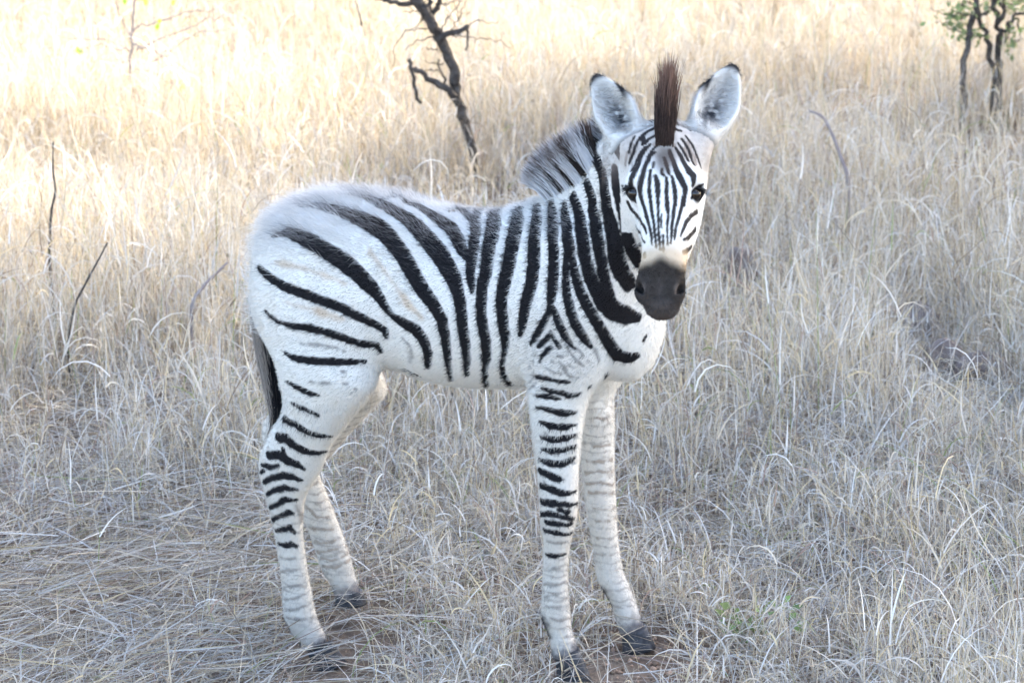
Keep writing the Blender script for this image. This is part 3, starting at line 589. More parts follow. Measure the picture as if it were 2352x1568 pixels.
hx, hv, hn = head_coords(P); hd_m = (np.abs(hx) < .1) & (hv > -.13) & (hn > -.14)
ln = np.where(hd_m, .0035, np.where(P[:, 2] < .465, .005, .0085)) * r.uniform(.6, 1.3, len(P)); ln = np.where(hd_m & (hv > .13), .0042 * r.uniform(.6, 1.3, len(P)), ln)
eye_d = np.minimum(np.linalg.norm(P - hd(1604, 440, -.012), axis=1), np.linalg.norm(P - hd(1446, 440, -.012), axis=1))
keep = (eye_d > .017) & ~(hd_m & (hn > -.10) & (hv < .13) & (r.random(len(P)) < .75)); P, N, C, ln = P[keep], N[keep], C[keep], ln[keep]
L = lie(P, N); J = r.normal(0, .13, P.shape)
d1 = unit(N * .5 + L * .9 + J); d2 = unit(N * .3 + L * 1.0 + J)
S = np.stack([P - N * .0015, P + d1 * ln[:, None] * .5, P + d1 * ln[:, None] * .5 + d2 * ln[:, None] * .5], 1)
curves_np('fur', S, np.array([.00034, .00028, .00008]), np.clip(C * r.uniform(.92, 1.06, (len(C), 1)), 0, .9), M_HAIR, foal)
P, N, C, r = scatter(14000, np.clip(toph - .12, 0, 1) + .10 * rear + 1e-6, 2)
ln = r.uniform(.016, .044, len(P)) * (.45 + .75 * sstep(.0, -.28, P[:, 0]))
L = unit(np.array([-1., 0, .15]) - np.sum(np.array([-1., 0, .15]) * N, 1)[:, None] * N); J = r.normal(0, .28, P.shape)
d1 = unit(N * .8 + L * .7 + J); d2 = unit(N * .35 + L + J * 1.3 + np.array([0, 0, -.1]))
S = np.stack([P - N * .002, P + d1 * ln[:, None] * .5, P + d1 * ln[:, None] * .5 + d2 * ln[:, None] * .5], 1)
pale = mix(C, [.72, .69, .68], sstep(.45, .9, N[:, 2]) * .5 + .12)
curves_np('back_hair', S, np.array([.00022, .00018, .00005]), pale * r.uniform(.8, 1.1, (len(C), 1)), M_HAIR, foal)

# mane along the crest of the neck
CREST = spline([side(1262, 462, 0), side(1298, 458, 0), side(1345, 436, -.012), side(1390, 404, -.034), side(1408, 372, -.034), side(1416, 358, -.034)], 60)
from mathutils.bvhtree import BVHTree
bvh = BVHTree.FromPolygons(BV.tolist(), BQ.tolist())
r = np.random.default_rng(5); n = 9000
i = r.uniform(0, 57.99, n); k = i.astype(int); f = (i - k)[:, None]; c = CREST[k] * (1 - f) + CREST[k + 1] * f
tan = unit(CREST[k + 1] - CREST[k]); up = unit(np.cross(np.cross(tan, np.array([-.12, 1, 0])), tan) * 0 + np.array([-.62, .05, .78])); lat = unit(np.cross(tan, up))
c0 = c.copy(); off = r.normal(0, .009, n); c = c + lat * off[:, None]
roots = np.array([bvh.find_nearest(Vector(q))[0] for q in c]); u = i / 58
rc = coat(roots - up * .012 + 0, np.zeros_like(roots)) if False else None
mk = np.array([side(1297, 462, 0), side(1329, 447, -.006), side(1360, 428, -.018), side(1388, 404, -.034), side(1414, 362, -.034)]); mw = np.array([.0040, .0072, .0074, .0076, .0070])
sd = np.min(np.abs(np.linalg.norm(c0[:, None] - mk[None], axis=2)) - mw, axis=1) + .0022 * r.normal(size=n)
base = mix(np.broadcast_to(np.array([.74, .74, .76]), (n, 3)).copy(), [.035, .027, .025], sstep(.002, -.002, sd))
ln = (.042 + .036 * np.sin(np.pi * np.clip(u * .8 + .12, 0, 1))) * r.uniform(.75, 1.12, n)
J = r.normal(0, .10, (n, 3)); fwd = np.array([-.80, .03, .60])[None] * (1 - u)[:, None] + np.array([-.42, .10, .85])[None] * u[:, None]; d1 = unit(up * .6 + fwd * .5 + J - lat * (off * 8)[:, None] * 0); d2 = unit(fwd + J * 1.4)
p0 = roots - up * .006; p1 = roots + d1 * ln[:, None] * .42; p2 = p1 + d2 * ln[:, None] * .38
S = np.stack([p0, p1, p2], 1); curves_np('mane', S, np.array([.00050, .00046, .00034]), base * r.uniform(.85, 1.1, (n, 1)), M_HAIR, foal)
tipc = mix(base, [.15, .095, .075], r.uniform(.1, .7, n)); p3 = p2 + unit(d2 + J * .6) * ln[:, None] * .26
curves_np('mane_tips', np.stack([p2 - d2 * .004, (p2 + p3) / 2, p3], 1), np.array([.00036, .00026, .00006]), tipc * r.uniform(.8, 1.2, (n, 1)), M_HAIR, foal)
# forelock between the ears
n = 3200; F0 = [hdp(1523, 345, .0), hdp(1521, 318, -.012), hdp(1519, 300, -.035), hdp(1518, 292, -.06)]
i = r.uniform(0, 2.999, n); k = i.astype(int); f = (i - k)[:, None]; F0 = np.array(F0); c = F0[k] * (1 - f) + F0[k + 1] * f
c = c + HR * np.clip(r.normal(0, .008, n), -.015, .015)[:, None]; roots = np.array([bvh.find_nearest(Vector(q))[0] for q in c])
ln = (.040 + .085 * sstep(.2, 2.2, i)) * r.uniform(.5, 1.12, n) * np.clip(1 - 24 * np.abs((roots - HC) @ HR + .003), .4, 1); J = r.normal(0, .09, (n, 3))
ins = -HR * ((roots - HC) @ HR * 9 + .03)[:, None]; d1 = unit(-HU + HN * .10 + J + ins * .4); d2 = unit(-HU - HN * .12 + J + ins)
S = np.stack([roots - HN * .003, roots + d1 * ln[:, None] * .5, roots + d1 * ln[:, None] * .5 + d2 * ln[:, None] * .28, roots + d1 * ln[:, None] * .5 + d2 * ln[:, None] * .52], 1)
curves_np('forelock', S, np.array([.00046, .00042, .0003, .00007]), (np.array([.055, .034, .026]) + sstep(.055, .11, ln)[:, None] * np.array([.11, .062, .042])) * r.uniform(.6, 1.4, (n, 1)), M_HAIR, foal)
# tail
TAIL = spline([side(604, 610, -.004), side(598, 680, -.010), side(604, 745, -.012), side(620, 830, -.014), side(634, 900, -.018), side(640, 960, -.02), side(634, 1008, -.02)], 50)
n = 7000; st = r.uniform(.02, .82, n); a = r.uniform(0, 6.28, n); rr = np.sqrt(r.random(n)); J = r.normal(0, 1, (n, 2))
ex = r.uniform(.14, .45, n); pts = []
for q in np.linspace(0, 1, 5):
    s = np.clip(st + ex * q, 0, .999) * 49; k = np.minimum(s.astype(int), 48); f = (s - k)[:, None]; c = TAIL[k] * (1 - f) + TAIL[k + 1] * f
    wd = (.011 + .015 * np.sin(np.pi * np.clip(s / 49 * 1.05, 0, 1)) ** 1.0) * (1 - .35 * q)
    pts.append(c + np.stack([np.cos(a) * rr * wd - .006 * q * np.abs(J[:, 0]), np.sin(a) * rr * wd * .7, J[:, 1] * .002 * q], 1))
S = np.stack(pts, 1); dark = sstep(-.002, .008, np.cos(a) * rr * .016 + .010 * sstep(.35, .8, st) + r.normal(0, .004, n)) * sstep(.10, .3, st + ex * .5)
tc = mix(np.broadcast_to(np.array([.34, .30, .27]), (n, 3)).copy(), [.012, .012, .016], np.clip(dark * 1.25, 0, 1))
curves_np('tail', S, np.array([.0005, .0005, .00045, .0003, .00008]), tc * r.uniform(.8, 1.15, (n, 1)), M_HAIR, foal)
# fringe of the ears
# eyes
M_EYE = material('foal_eye', (.012, .008, .006), rough=.04, spec=.6)
M_LID = material('foal_lid', (.02, .018, .018), rough=.5)
def uv_sphere(c, axes, rad, nu=24, nv=14):
    th = np.linspace(0, np.pi, nv); ph = np.linspace(0, 2 * np.pi, nu, endpoint=False)
    g = np.stack([np.outer(np.sin(th), np.cos(ph)), np.outer(np.sin(th), np.sin(ph)), np.outer(np.cos(th), np.ones(nu))], -1).reshape(-1, 3)
    V = c + sum(g[:, [i]] * rad[i] * unit(np.asarray(axes[i]))[None] for i in range(3))
    q = [[i * nu + j, (i + 1) * nu + j, (i + 1) * nu + (j + 1) % nu, i * nu + (j + 1) % nu] for i in range(nv - 1) for j in range(nu)]
    return V, np.array(q)
for sg, ex in ((1, 1603), (-1, 1447)):
    e = hd(ex - sg * 8, 440, -.013); V, Q = uv_sphere(e, [HR, HU, HN], (.0118, .0105, .0125)); eye = mesh_np('eye', V, Q, M_EYE, foal)
    n = 60; t = r.uniform(-1, 1, n); b0 = e + HU * (-.0105 + .003 * t ** 2)[:, None] + HN * (t * .012 + .002)[:, None] + HR * sg * (.008 - .002 * t ** 2)[:, None]
    dd = unit(HR * sg * 1. + HU * .25 + HN * (.35 * t)[:, None] + r.normal(0, .1, (n, 3))); l = r.uniform(.010, .018, (n, 1))
    curves_np('eyelashes', np.stack([b0, b0 + dd * l * .5, b0 + dd * l + HU * .003], 1), np.array([.0004, .0003, .0001]), np.full((n, 3), .015), M_LID, foal)
# hooves
M_HOOF = material('foal_hoof', (.028, .029, .034), rough=.55, noise=((.08, .08, .085), 60., 4), bump=.25, bscale=90)
def hoof(name, top, toe, fwd, r0, r1, label=None):
    """flared hoof from the coronet at top down to the sole at toe"""
    ax = unit(top - toe); fw = unit(fwd - (fwd @ ax) * ax); lt = np.cross(ax, fw); nu = 28; V = []; rows = [(0.06, .80), (0, 1.0), (.22, 1.03), (.5, 1.09), (.8, 1.15), (1.0, 1.18), (1.02, .9)]
    zs = toe[2]
    for t, q in rows:
        c = top + (toe - top) * t; rr_ = (r0 + (r1 - r0) * t) * q
        for j in range(nu):
            a = 2 * np.pi * j / nu; x = np.cos(a); y = np.sin(a); x = x if x > -.55 else -.55 - (x + .55) * .25
            p = c + fw * x * rr_ * 1.12 + lt * y * rr_ * .92; V.append(p)
    V = np.array(V); V = np.concatenate([V, [top + ax * .004, toe - ax * .002]]); q = []
    for i in range(len(rows) - 1):
        for j in range(nu): q.append([i * nu + j, i * nu + (j + 1) % nu, (i + 1) * nu + (j + 1) % nu, (i + 1) * nu + j])
    m = len(rows) * nu; tr = [[m, (j + 1) % nu, j] for j in range(nu)] + [[m + 1, (len(rows) - 1) * nu + j, (len(rows) - 1) * nu + (j + 1) % nu] for j in range(nu)]
    return mesh_np(name, V, [np.array(q), np.array(tr)], M_HOOF, foal)
hoof('hoof', side(1298, 1492, -.1), side(1314, 1568, -.1), np.array([1., 0, .1]), .025, .030)
hoof('hoof', side(1452, 1440, .1), side(1462, 1492, .1), np.array([1., 0, .1]), .026, .030)
hoof('hoof', side(732, 1484, -.098), side(754, 1536, -.098), np.array([1., 0, .0]), .027, .031)
hoof('hoof', side(799, 1354, .098), side(800, 1384, .098), np.array([1., 0, .0]), .026, .029)
print('foal', time.time() - T0)

# whiskers on the muzzle
n = 70; wx = r.uniform(-1, 1, n); b0 = np.array([bvh.find_nearest(Vector(hd(1525 + 42 * a, 690 + 22 * b, -.012)))[0] for a, b in zip(wx, r.uniform(-1, 1, n))])
dd = unit(HR * (wx * 1.1)[:, None] + HU * .5 + HN * .6 + r.normal(0, .2, (n, 3))); l = r.uniform(.012, .030, (n, 1))
curves_np('whiskers', np.stack([b0, b0 + dd * l * .5, b0 + dd * l + HU * .004], 1), np.array([.00025, .0002, .00006]), np.full((n, 3), .05), M_HAIR, foal)

# ------------------------------------------------------------------ ground
HOOVES = [(side(1314, 1568, -.1), .0), (side(1462, 1492, .1), .0), (side(754, 1536, -.098), .0), (side(800, 1384, .098), -.03)]
def to_world(p): return ZO + ZF * p[0] + ZL * p[1] + np.array([0, 0, p[2]])
HW = np.array([to_world(p) + np.array([0, 0, dz]) for p, dz in HOOVES])
def ground_z(x, y):
    x = np.asarray(x, float); y = np.asarray(y, float)
    z = .018 * np.sin(x * 1.7 + .6) * np.sin(y * 1.3 + .4) + .012 * np.sin(x * 4.1 + 1 + y * 2.3) + .006 * np.sin(x * 9.7 - y * 7.9) + .05 * np.sin(x * .23 + 1) * np.sin(y * .19) * np.clip((np.abs(x) + np.abs(y)) / 12, 0, 1)
    wsum = np.full(np.shape(x), .12); zs = z * .12
    for h in HW:
        d2 = (x - h[0]) ** 2 + (y - h[1]) ** 2; wt = np.exp(-d2 / (2 * .13 ** 2)); zs = zs + wt * h[2]; wsum = wsum + wt
    return zs / wsum
def fan_axis(lo, hi, n, far):
    c = np.linspace(lo, hi, n); s = np.geomspace(.08, far, 26)
    return np.concatenate([lo - s[::-1], c, hi + s])
gx = fan_axis(-5, 6, 190, 900); gy = fan_axis(-4, 14, 300, 900); X, Y = np.meshgrid(gx, gy, indexing='ij')
V = np.stack([X, Y, ground_z(X, Y)], -1).reshape(-1, 3); ny = len(gy); I = (np.arange(len(gx) - 1)[:, None] * ny + np.arange(ny - 1)[None]).ravel()
M_SOIL = material('dry_soil', (.15, .11, .085), rough=.95, noise=((.24, .185, .14), 14., 9), bump=.9, bscale=55., spec=.1)
gr = mesh_np('ground', V, np.stack([I, I + ny, I + ny + 1, I + 1], 1), M_SOIL); setp(gr, 'bare brown soil under the dry grass', kind='structure')

# ------------------------------------------------------------------ woody things
M_BARK = material('dark_bark', (.045, .036, .032), rough=.9, noise=((.11, .095, .085), 45., 6), bump=.8, bscale=70)
M_PALE = material('pale_twig', (.26, .20, .19), rough=.9, noise=((.36, .31, .29), 30., 5), bump=.4)
M_LEAF = material('green_leaf', attr='tint', rough=.55, transl=.35)
def tube_mesh(P, rad, nu=8, knob=0.0, seed=0):
    P = np.asarray(P, float); rad = np.asarray(rad, float); n = len(P); r = np.random.default_rng(seed)
    t = unit(np.gradient(P, axis=0)); a = unit(np.cross(t, np.array([.31, .87, .38]))); b = np.cross(t, a); ph = np.linspace(0, 2 * np.pi, nu, endpoint=False)
    rr = rad[:, None] * (1 + knob * r.normal(0, 1, (n, nu)))
    V = P[:, None] + (a[:, None] * np.cos(ph)[None, :, None] + b[:, None] * np.sin(ph)[None, :, None]) * rr[..., None]
    V = np.concatenate([V.reshape(-1, 3), P[[0]], P[[-1]]]); q = [[i * nu + j, i * nu + (j + 1) % nu, (i + 1) * nu + (j + 1) % nu, (i + 1) * nu + j] for i in range(n - 1) for j in range(nu)]
    m = n * nu; tr = [[m, (j + 1) % nu, j] for j in range(nu)] + [[m + 1, (n - 1) * nu + j, (n - 1) * nu + (j + 1) % nu] for j in range(nu)]
    return V, np.array(q), np.array(tr)
def join(parts):
    Vs, Qs, Ts, o = [], [], [], 0
    for V, q, t in parts: Vs.append(V); Qs.append(q + o); Ts.append(t + o); o += len(V)
    return np.concatenate(Vs), [np.concatenate(Qs), np.concatenate(Ts)]
def wood(name, P, r0, r1, mat, parent, n=14, nu=8, knob=.08, seed=0, wob=.004):
    S = spline(P, n); r = np.random.default_rng(seed + len(name)); S[1:-1] += r.normal(0, wob, (n - 2, 3)); V, q, t = tube_mesh(S, np.linspace(r0, r1, n), nu, knob, seed)
    return mesh_np(name, V - (np.array(parent.location) if parent else 0), [q, t], mat, parent)
def twiglets(S, n, ln, seed, mat, name, parent, rad=.0012):
    """short thorny side twigs along the line S as one part"""
    r = np.random.default_rng(seed); parts = []
    for i in range(n):
        k = r.integers(1, len(S) - 1); p = S[k]; d = unit(unit(S[k] - S[k - 1]) * r.uniform(-.1, .8) + r.normal(0, .7, 3)); l = ln * r.uniform(.4, 1.2)
        Q = np.array([p, p + d * l * .5 + r.normal(0, .008, 3), p + d * l + r.normal(0, .015, 3)]); parts.append(tube_mesh(spline(Q, 5), np.linspace(rad, rad * .4, 5), 4))
    V, F = join(parts); return mesh_np(name, V - np.array(parent.location), F, mat, parent)
def leaf_cards(C, D, size, col, seed, name, mat, parent, asp=.55):
    """small folded leaves at C pointing along D"""
    r = np.random.default_rng(seed); n = len(C); D = unit(D); s = unit(np.cross(D, r.normal(size=(n, 3)))); up = np.cross(s, D); L = size * r.uniform(.6, 1.25, n)[:, None]
    W = L * asp * .5; V = np.stack([C, C + D * L * .45 + s * W + up * W * .35, C + D * L, C + D * L * .45 - s * W + up * W * .35, C + D * L * .5], 1)
    b = np.arange(n)[:, None] * 5; F = np.concatenate([b + np.array([0, 1, 4]), b + np.array([1, 2, 4]), b + np.array([2, 3, 4]), b + np.array([3, 0, 4])])
    cc = np.repeat(np.clip(col * r.uniform(.7, 1.35, (n, 1)) * r.uniform(.9, 1.1, (n, 3)), 0, 1), 5, axis=0)
    return mesh_np(name, V.reshape(-1, 3) - np.array(parent.location if parent else (0, 0, 0)), F, mat, parent, col=cc)

# thorn sapling behind the foal (leaning trunk, nearly leafless)
TY = 4.45
def c6(x, y, dy=0.0): return at_depth((1300 + x * .4464) * .605, y * .2701, TY + dy)
tb = on_ground(1088, 436); TY = tb[1]; tree = empty('thorn_tree', (tb[0], tb[1], float(ground_z(tb[0], tb[1]))))
setp(tree, 'leaning bare thorn sapling with dark trunk rising from sunlit grass behind the foal', 'tree')
TR = [np.array([tb[0] + .01, tb[1], tree.location[2] - .05]), c6(1095, 1300), c6(1050, 1080), c6(985, 850), c6(955, 660), c6(890, 460), c6(820, 330), c6(760, 200), c6(690, 80), c6(620, -20), c6(560, -180, .05), c6(480, -420, .1), c6(470, -800, .15), c6(380, -1300, .2)]
tk = wood('trunk', TR, .0165, .019, M_BARK, tree, n=60, nu=10, knob=.10, seed=3, wob=.003)
brs = [([(950, 830), (870, 740), (780, 700), (690, 630), (615, 575)], .011, .006), ([(560, 505), (600, 610), (622, 740), (622, 805), (665, 872)], .006, .004), ([(835, 330), (920, 290), (1000, 265), (1066, 224)], .009, .006), ([(1066, 224), (1060, 330), (1052, 430)], .004, .002),
       ([(640, 45), (500, 30), (400, 5), (320, -12), (200, -60)], .007, .004), ([(715, 90), (745, 30), (752, -60), (800, -250)], .008, .004), ([(765, 110), (812, 55), (835, -10), (900, -200)], .008, .004), ([(870, 740), (875, 690), (850, 630), (820, 560), (830, 520)], .004, .002)]
for i, (p, a, b) in enumerate(brs): wood('branch', [c6(x, y, .01 * i - .03) for x, y in p], a * 1.25, b * 1.25, M_BARK, tree, n=12, seed=10 + i, wob=.003)
tws = [[(845, 255), (900, 150), (1010, 20), (1080, -120)], [(930, 285), (980, 150), (1060, 0), (1120, -110)], [(745, 245), (620, 250), (540, 272), (470, 350), (440, 460), (425, 570)], [(920, 292), (1060, 320), (1200, 330), (1330, 352), (1430, 412)], [(690, 150), (640, 215), (540, 270)], [(770, 310), (660, 350), (570, 390), (540, 430)], [(860, 540), (790, 540), (715, 525)], [(820, 600), (720, 595), (640, 630)],
       [(162, 222), (140, 110), (112, 0), (60, -120), (200, -60)], [(1000, 280), (1100, 190), (1200, 185), (1320, 180)], [(800, 430), (720, 420)], [(690, 80), (600, 95), (530, 95)], [(850, 40), (950, 10), (1060, -20), (1150, -60)]]
for i, p in enumerate(tws): wood('twig', [c6(x, y, .015 * (i % 5) - .04) for x, y in p], .0024, .0010, M_BARK, tree, n=14, nu=5, seed=30 + i, wob=.004)
twiglets(np.array([c6(x, y) for x, y in [(870, 420), (820, 330), (760, 200), (700, 100), (850, 40), (950, 10), (1000, 265), (900, 150), (980, 150), (560, 60), (480, 30)]]), 46, .06, 5, M_BARK, 'thorn_twigs', tree, .0011)

# leafy bush at the far edge of the grass
bb = on_ground(2262, 318); bush = empty('thorn_bush', (bb[0], bb[1], float(ground_z(bb[0], bb[1]))))
setp(bush, 'dark stemmed bush with small green leaves growing in the sunlit grass', 'bush')
def c7(x, y, dy=0.0): return at_depth((3300 + x * .3189) * .605, y * .1929, bb[1] + dy)
st = [([(1120, 1650), (1130, 1000), (1145, 640), (1200, 440), (1240, 240), (1260, 120), (1300, -150)], .017, .012), ([(1480, 1650), (1500, 1000), (1450, 700), (1400, 420), (1320, 230), (1250, 60), (1180, -200)], .016, .010), ([(1560, 1650), (1540, 1000), (1530, 700), (1560, 400), (1500, 200), (1490, 0), (1520, -300)], .018, .013), ([(1560, 400), (1640, 330), (1720, 180), (1840, 150), (2000, 60)], .010, .006), ([(1530, 280), (1590, 120), (1600, 0), (1660, -260)], .010, .008), ([(1240, 240), (1330, 190), (1410, 150), (1480, 90)], .007, .005)]
for i, (p, a, b) in enumerate(st): wood('stem', [c7(x, y, .06 * (i % 3) - .06) for x, y in p], a * .72, b * .72, M_BARK, bush, n=18, nu=8, knob=.14, seed=60 + i, wob=.006)
tw = [[(1260, 150), (1150, 170), (1000, 165), (880, 150), (740, 100)], [(1200, 420), (1080, 370), (960, 320), (880, 280), (790, 255)], [(1250, 60), (1120, 30), (1020, 110), (960, 200)], [(1600, 100), (1700, 60), (1820, 20), (1950, -20)], [(1720, 190), (1780, 300), (1790, 440), (1760, 560)], [(1400, 420), (1300, 440), (1230, 380)], [(1330, 200), (1180, 210), (1060, 205), (960, 210)], [(1500, 60), (1420, -20), (1300, -60)], [(1680, 250), (1640, 420), (1600, 520)]]
lp, ld = [], []; r = np.random.default_rng(12)
for i, p in enumerate(tw):
    Q = [c7(x, y, .08 * (i % 4) - .12) for x, y in p]; wood('twig', Q, .0035, .0014, M_BARK, bush, n=14, nu=5, seed=80 + i, wob=.006); S = spline(Q, 40)
    for k in range(17):
        j = r.integers(6, 40); lp.append(S[j] + r.normal(0, .022, 3)); ld.append(r.normal(0, 1, 3) + np.array([0, 0, .4]))
for cx, cy, q in ((1700, 70, 46), (1080, 120, 26), (930, 250, 22), (1130, 400, 24), (1020, 450, 12), (1680, 540, 16), (1500, 160, 16), (1300, 100, 20), (1800, 40, 30), (1290, 480, 10)):
    for k in range(int(q * .6)): lp.append(c7(cx + r.normal(0, 55), cy + r.normal(0, 45), r.normal(0, .08))); ld.append(r.normal(0, 1, 3) + np.array([0, 0, .4]))
leaf_cards(np.array(lp), np.array(ld), .028, np.array([.20, .25, .11]), 4, 'leaves', M_LEAF, bush)

# pale bare shrub
sb_ = on_ground(304, 345); shrub = empty('bare_shrub', (sb_[0], sb_[1], float(ground_z(sb_[0], sb_[1]))))
setp(shrub, 'pale leafless shrub with fine spreading twigs half hidden in tall grass', 'shrub')
def c8(x, y, dy=0.0): return at_depth(x * .3473, y * .3473, sb_[1] + dy)
ln_ = [([(872, 1010), (866, 640), (862, 450), (872, 290), (868, 110), (892, 0), (900, -150)], .007, .003), ([(880, 220), (960, 160), (1180, 100), (1300, 75), (1440, 65)], .0032, .0016), ([(900, 330), (1000, 285), (1200, 205), (1400, 128), (1480, 110)], .0034, .0016), ([(1010, 410), (1100, 345), (1180, 290), (1310, 215), (1500, 205)], .003, .0014), ([(870, 300), (960, 325), (1100, 375), (1240, 465), (1370, 492)], .004, .0018),
       ([(862, 340), (780, 290), (700, 270), (560, 262), (400, 250)], .003, .0014), ([(840, 420), (740, 400), (650, 405), (540, 430)], .003, .0014), ([(868, 250), (820, 140), (760, 0), (730, -100)], .003, .0016), ([(880, 340), (760, 320), (640, 300), (500, 330)], .0026, .0012), ([(870, 480), (980, 470), (1060, 510), (1150, 560)], .003, .0014)]
for i, (p, a, b) in enumerate(ln_): wood('stem' if i == 0 else 'twig', [c8(x, y, .05 * (i % 4) - .08) for x, y in p], a, b, M_PALE, shrub, n=16, nu=6, seed=100 + i, wob=.004)
lv = [(505, 305), (525, 320), (965, 20), (960, 45), (1140, 40), (1055, 160), (1035, 205), (1190, 560), (1182, 625), (990, 265), (830, 40)]
for i, (x, y) in enumerate(lv): leaf_cards(np.array([c8(x, y, -.05)]), np.array([[.4, -.4, -.7] if i < 2 else [0, -.4, 1]]) + r.normal(0, .3, (1, 3)), .045, np.array([.34, .46, .06]), 6 + i, 'leaf', M_LEAF, shrub)

# single sticks standing in the grass
for i, (pts, y0, rad, lab) in enumerate((
        ([(122, 325), (122, 390), (127, 440), (118, 490), (114, 600)], 760, .0040, 'straight dark stick standing upright in tall grass, knobbed at its tip'),
        ([(247, 557), (224, 600), (193, 658), (170, 708), (156, 800)], 900, .0036, 'thin dark curved stick leaning out of the grass beside the flat trampled straw'),
        ([(523, 602), (498, 627), (467, 658), (440, 715)], 880, .0048, 'short grey stick poking from the grass close to the foal rump'),
        ([(1859, 255), (1888, 268), (1910, 305), (1930, 358), (1950, 430)], 600, .0062, 'bent grey branch leaning in tall grass below the leafy bush'))):
    b0 = on_ground(pts[-1][0], y0); P = [at_depth(x, y, b0[1] - .02 * k) for k, (x, y) in enumerate(pts)]; P.append(np.array([P[-1][0], b0[1], float(ground_z(P[-1][0], b0[1])) - .02]))
    S = spline(P, 22); V, q, t = tube_mesh(S, np.linspace(rad * .55, rad * 1.15, 22) * (1 + .12 * np.sin(np.arange(22) * 2.1)), 7, .1, i); loc = S[-1]
    o = mesh_np('dry_stick', V - loc, [q, t], M_BARK if i < 2 else M_PALE); o.location = loc; setp(o, lab, 'stick')

# stones
M_STONE = material('brown_stone', (.20, .15, .125), rough=.9, noise=((.30, .25, .22), 18., 8), bump=.6, bscale=30)
def stone(px, py, sx, sy, sz, rz, lab, seed, cut=False):
    g = on_ground(px, py); r = np.random.default_rng(seed); V, Q = uv_sphere(np.zeros(3), np.eye(3), (1, 1, 1), 28, 18); u = unit(V)
    d = np.ones(len(V))
    for k in range(9):
        nrm = unit(r.normal(size=3)); c = r.uniform(.62, .92); d = np.minimum(d, c / np.maximum(u @ nrm, 1e-3) * (u @ nrm > .05) + 9 * (u @ nrm <= .05))
    d = np.clip(d, .5, 1) * (1 + .05 * hashn(u, 5, seed)); V = u * d[:, None] * np.array([sx, sy, sz]); c_, s_ = math.cos(rz), math.sin(rz)
    V = np.stack([V[:, 0] * c_ - V[:, 1] * s_, V[:, 0] * s_ + V[:, 1] * c_, V[:, 2]], 1); o = mesh_np('stone', V, Q, M_STONE, smooth=True)
    o.location = (g[0], g[1], float(ground_z(g[0], g[1])) + sz * .45); setp(o, lab, 'stone', 'brown stones lying in the grass'); return o
stone(1700, 668, .050, .05, .11, .4, 'small dark pointed stone standing in grass level with the foal muzzle', 1)
stone(2095, 768, .095, .06, .075, -.35, 'long reddish stone lying in grass behind the two rounded stones', 2)
stone(2176, 868, .06, .06, .08, .5, 'squarish brown stone touching the broad rounded stone in the grass', 3)
stone(2254, 888, .085, .06, .065, .1, 'broad low rounded stone beside the dark gap in the grass', 5)

# small green herb near the front hooves
hb = on_ground(1748, 1500); herb = empty('green_herb', (hb[0], hb[1], float(ground_z(hb[0], hb[1])))); setp(herb, 'low bright green herb with small oval leaves in grey grass beside the front hooves', 'herb')
n = 44; ang = r.uniform(0, 6.28, n); rr = np.sqrt(r.random(n)) * .07; c = np.stack([hb[0] + np.cos(ang) * rr * 1.1, hb[1] + np.sin(ang) * rr * .8, herb.location[2] + r.uniform(.02, .085, n)], 1)
leaf_cards(c, np.stack([np.cos(ang), np.sin(ang), r.uniform(-.2, .9, n)], 1), .026, np.array([.20, .29, .10]), 9, 'leaves', M_LEAF, herb, asp=.7)
V, F = join([tube_mesh(spline([np.array(herb.location), (np.array(herb.location) * .5 + p * .5) + np.array([0, 0, .015]), p], 5), np.linspace(.0012, .0008, 5), 4) for p in c[::3]])
mesh_np('stems', V - np.array(herb.location), F, material('herb_stem', (.25, .28, .10)), herb)

# trees outside the view whose crowns shade the foal
M_CROWN = material('crown_leaf', attr='tint', rough=.6, transl=.25)
def shade_tree(x, y, zc, R_, H_, nl, lab, seed):
    r = np.random.default_rng(seed); z0 = float(ground_z(x, y)); t = empty('acacia_tree', (x, y, z0)); setp(t, lab, 'tree')
    wood('trunk', [(x, y, z0 - .1), (x + .05, y, z0 + 1.2), (x - .08, y + .1, z0 + 2.2), (x, y, zc)], .16, .07, M_BARK, t, n=16, nu=12, seed=seed, wob=.01)
    C, cl = [], []
    for k in range(11):
        a = r.uniform(0, 6.28); q = R_ * math.sqrt(r.uniform(.1, 1)) * .8; e = np.array([x + math.cos(a) * q, y + math.sin(a) * q, zc + r.uniform(-.4, .7) * H_]); wood('limb', [(x, y, z0 + 1.9 + .08 * k), ((x + e[0]) / 2, (y + e[1]) / 2, (z0 + 2.4 + e[2]) / 2 + .2), e], .05, .014, M_BARK, t, n=8, nu=6, seed=seed + k, wob=.02); cl.append(e)
    cl = np.array(cl); k = r.integers(0, 11, nl); g = r.normal(0, 1, (nl, 3)) * np.array([R_ * .34, R_ * .34, H_ * .36]); C = cl[k] + g
    leaf_cards(C, r.normal(0, 1, (nl, 3)), .15, np.array([.07, .10, .035]), seed, 'crown', M_CROWN, t, asp=.8)
OFF = np.array([SUN_DIR.x, SUN_DIR.y]) / SUN_DIR.z
for i, (tx, ty, zc, R_, H_, nl, lab) in enumerate((
        (-.9, -.6, 5.0, 2.3, 1.2, 11000, 'broad leafy acacia whose crown shades the trampled straw behind the foal'),
        (.9, .1, 5.4, 2.2, 1.2, 11000, 'leafy acacia whose crown throws its shade over the foal'),
        (2.5, 2.7, 5.6, 2.6, 1.3, 13000, 'tall leafy acacia whose crown shades the brown stones'))):
    shade_tree(tx + OFF[0] * zc, ty + OFF[1] * zc, zc, R_, H_, nl, lab, 200 + 20 * i)
print('woody', time.time() - T0)

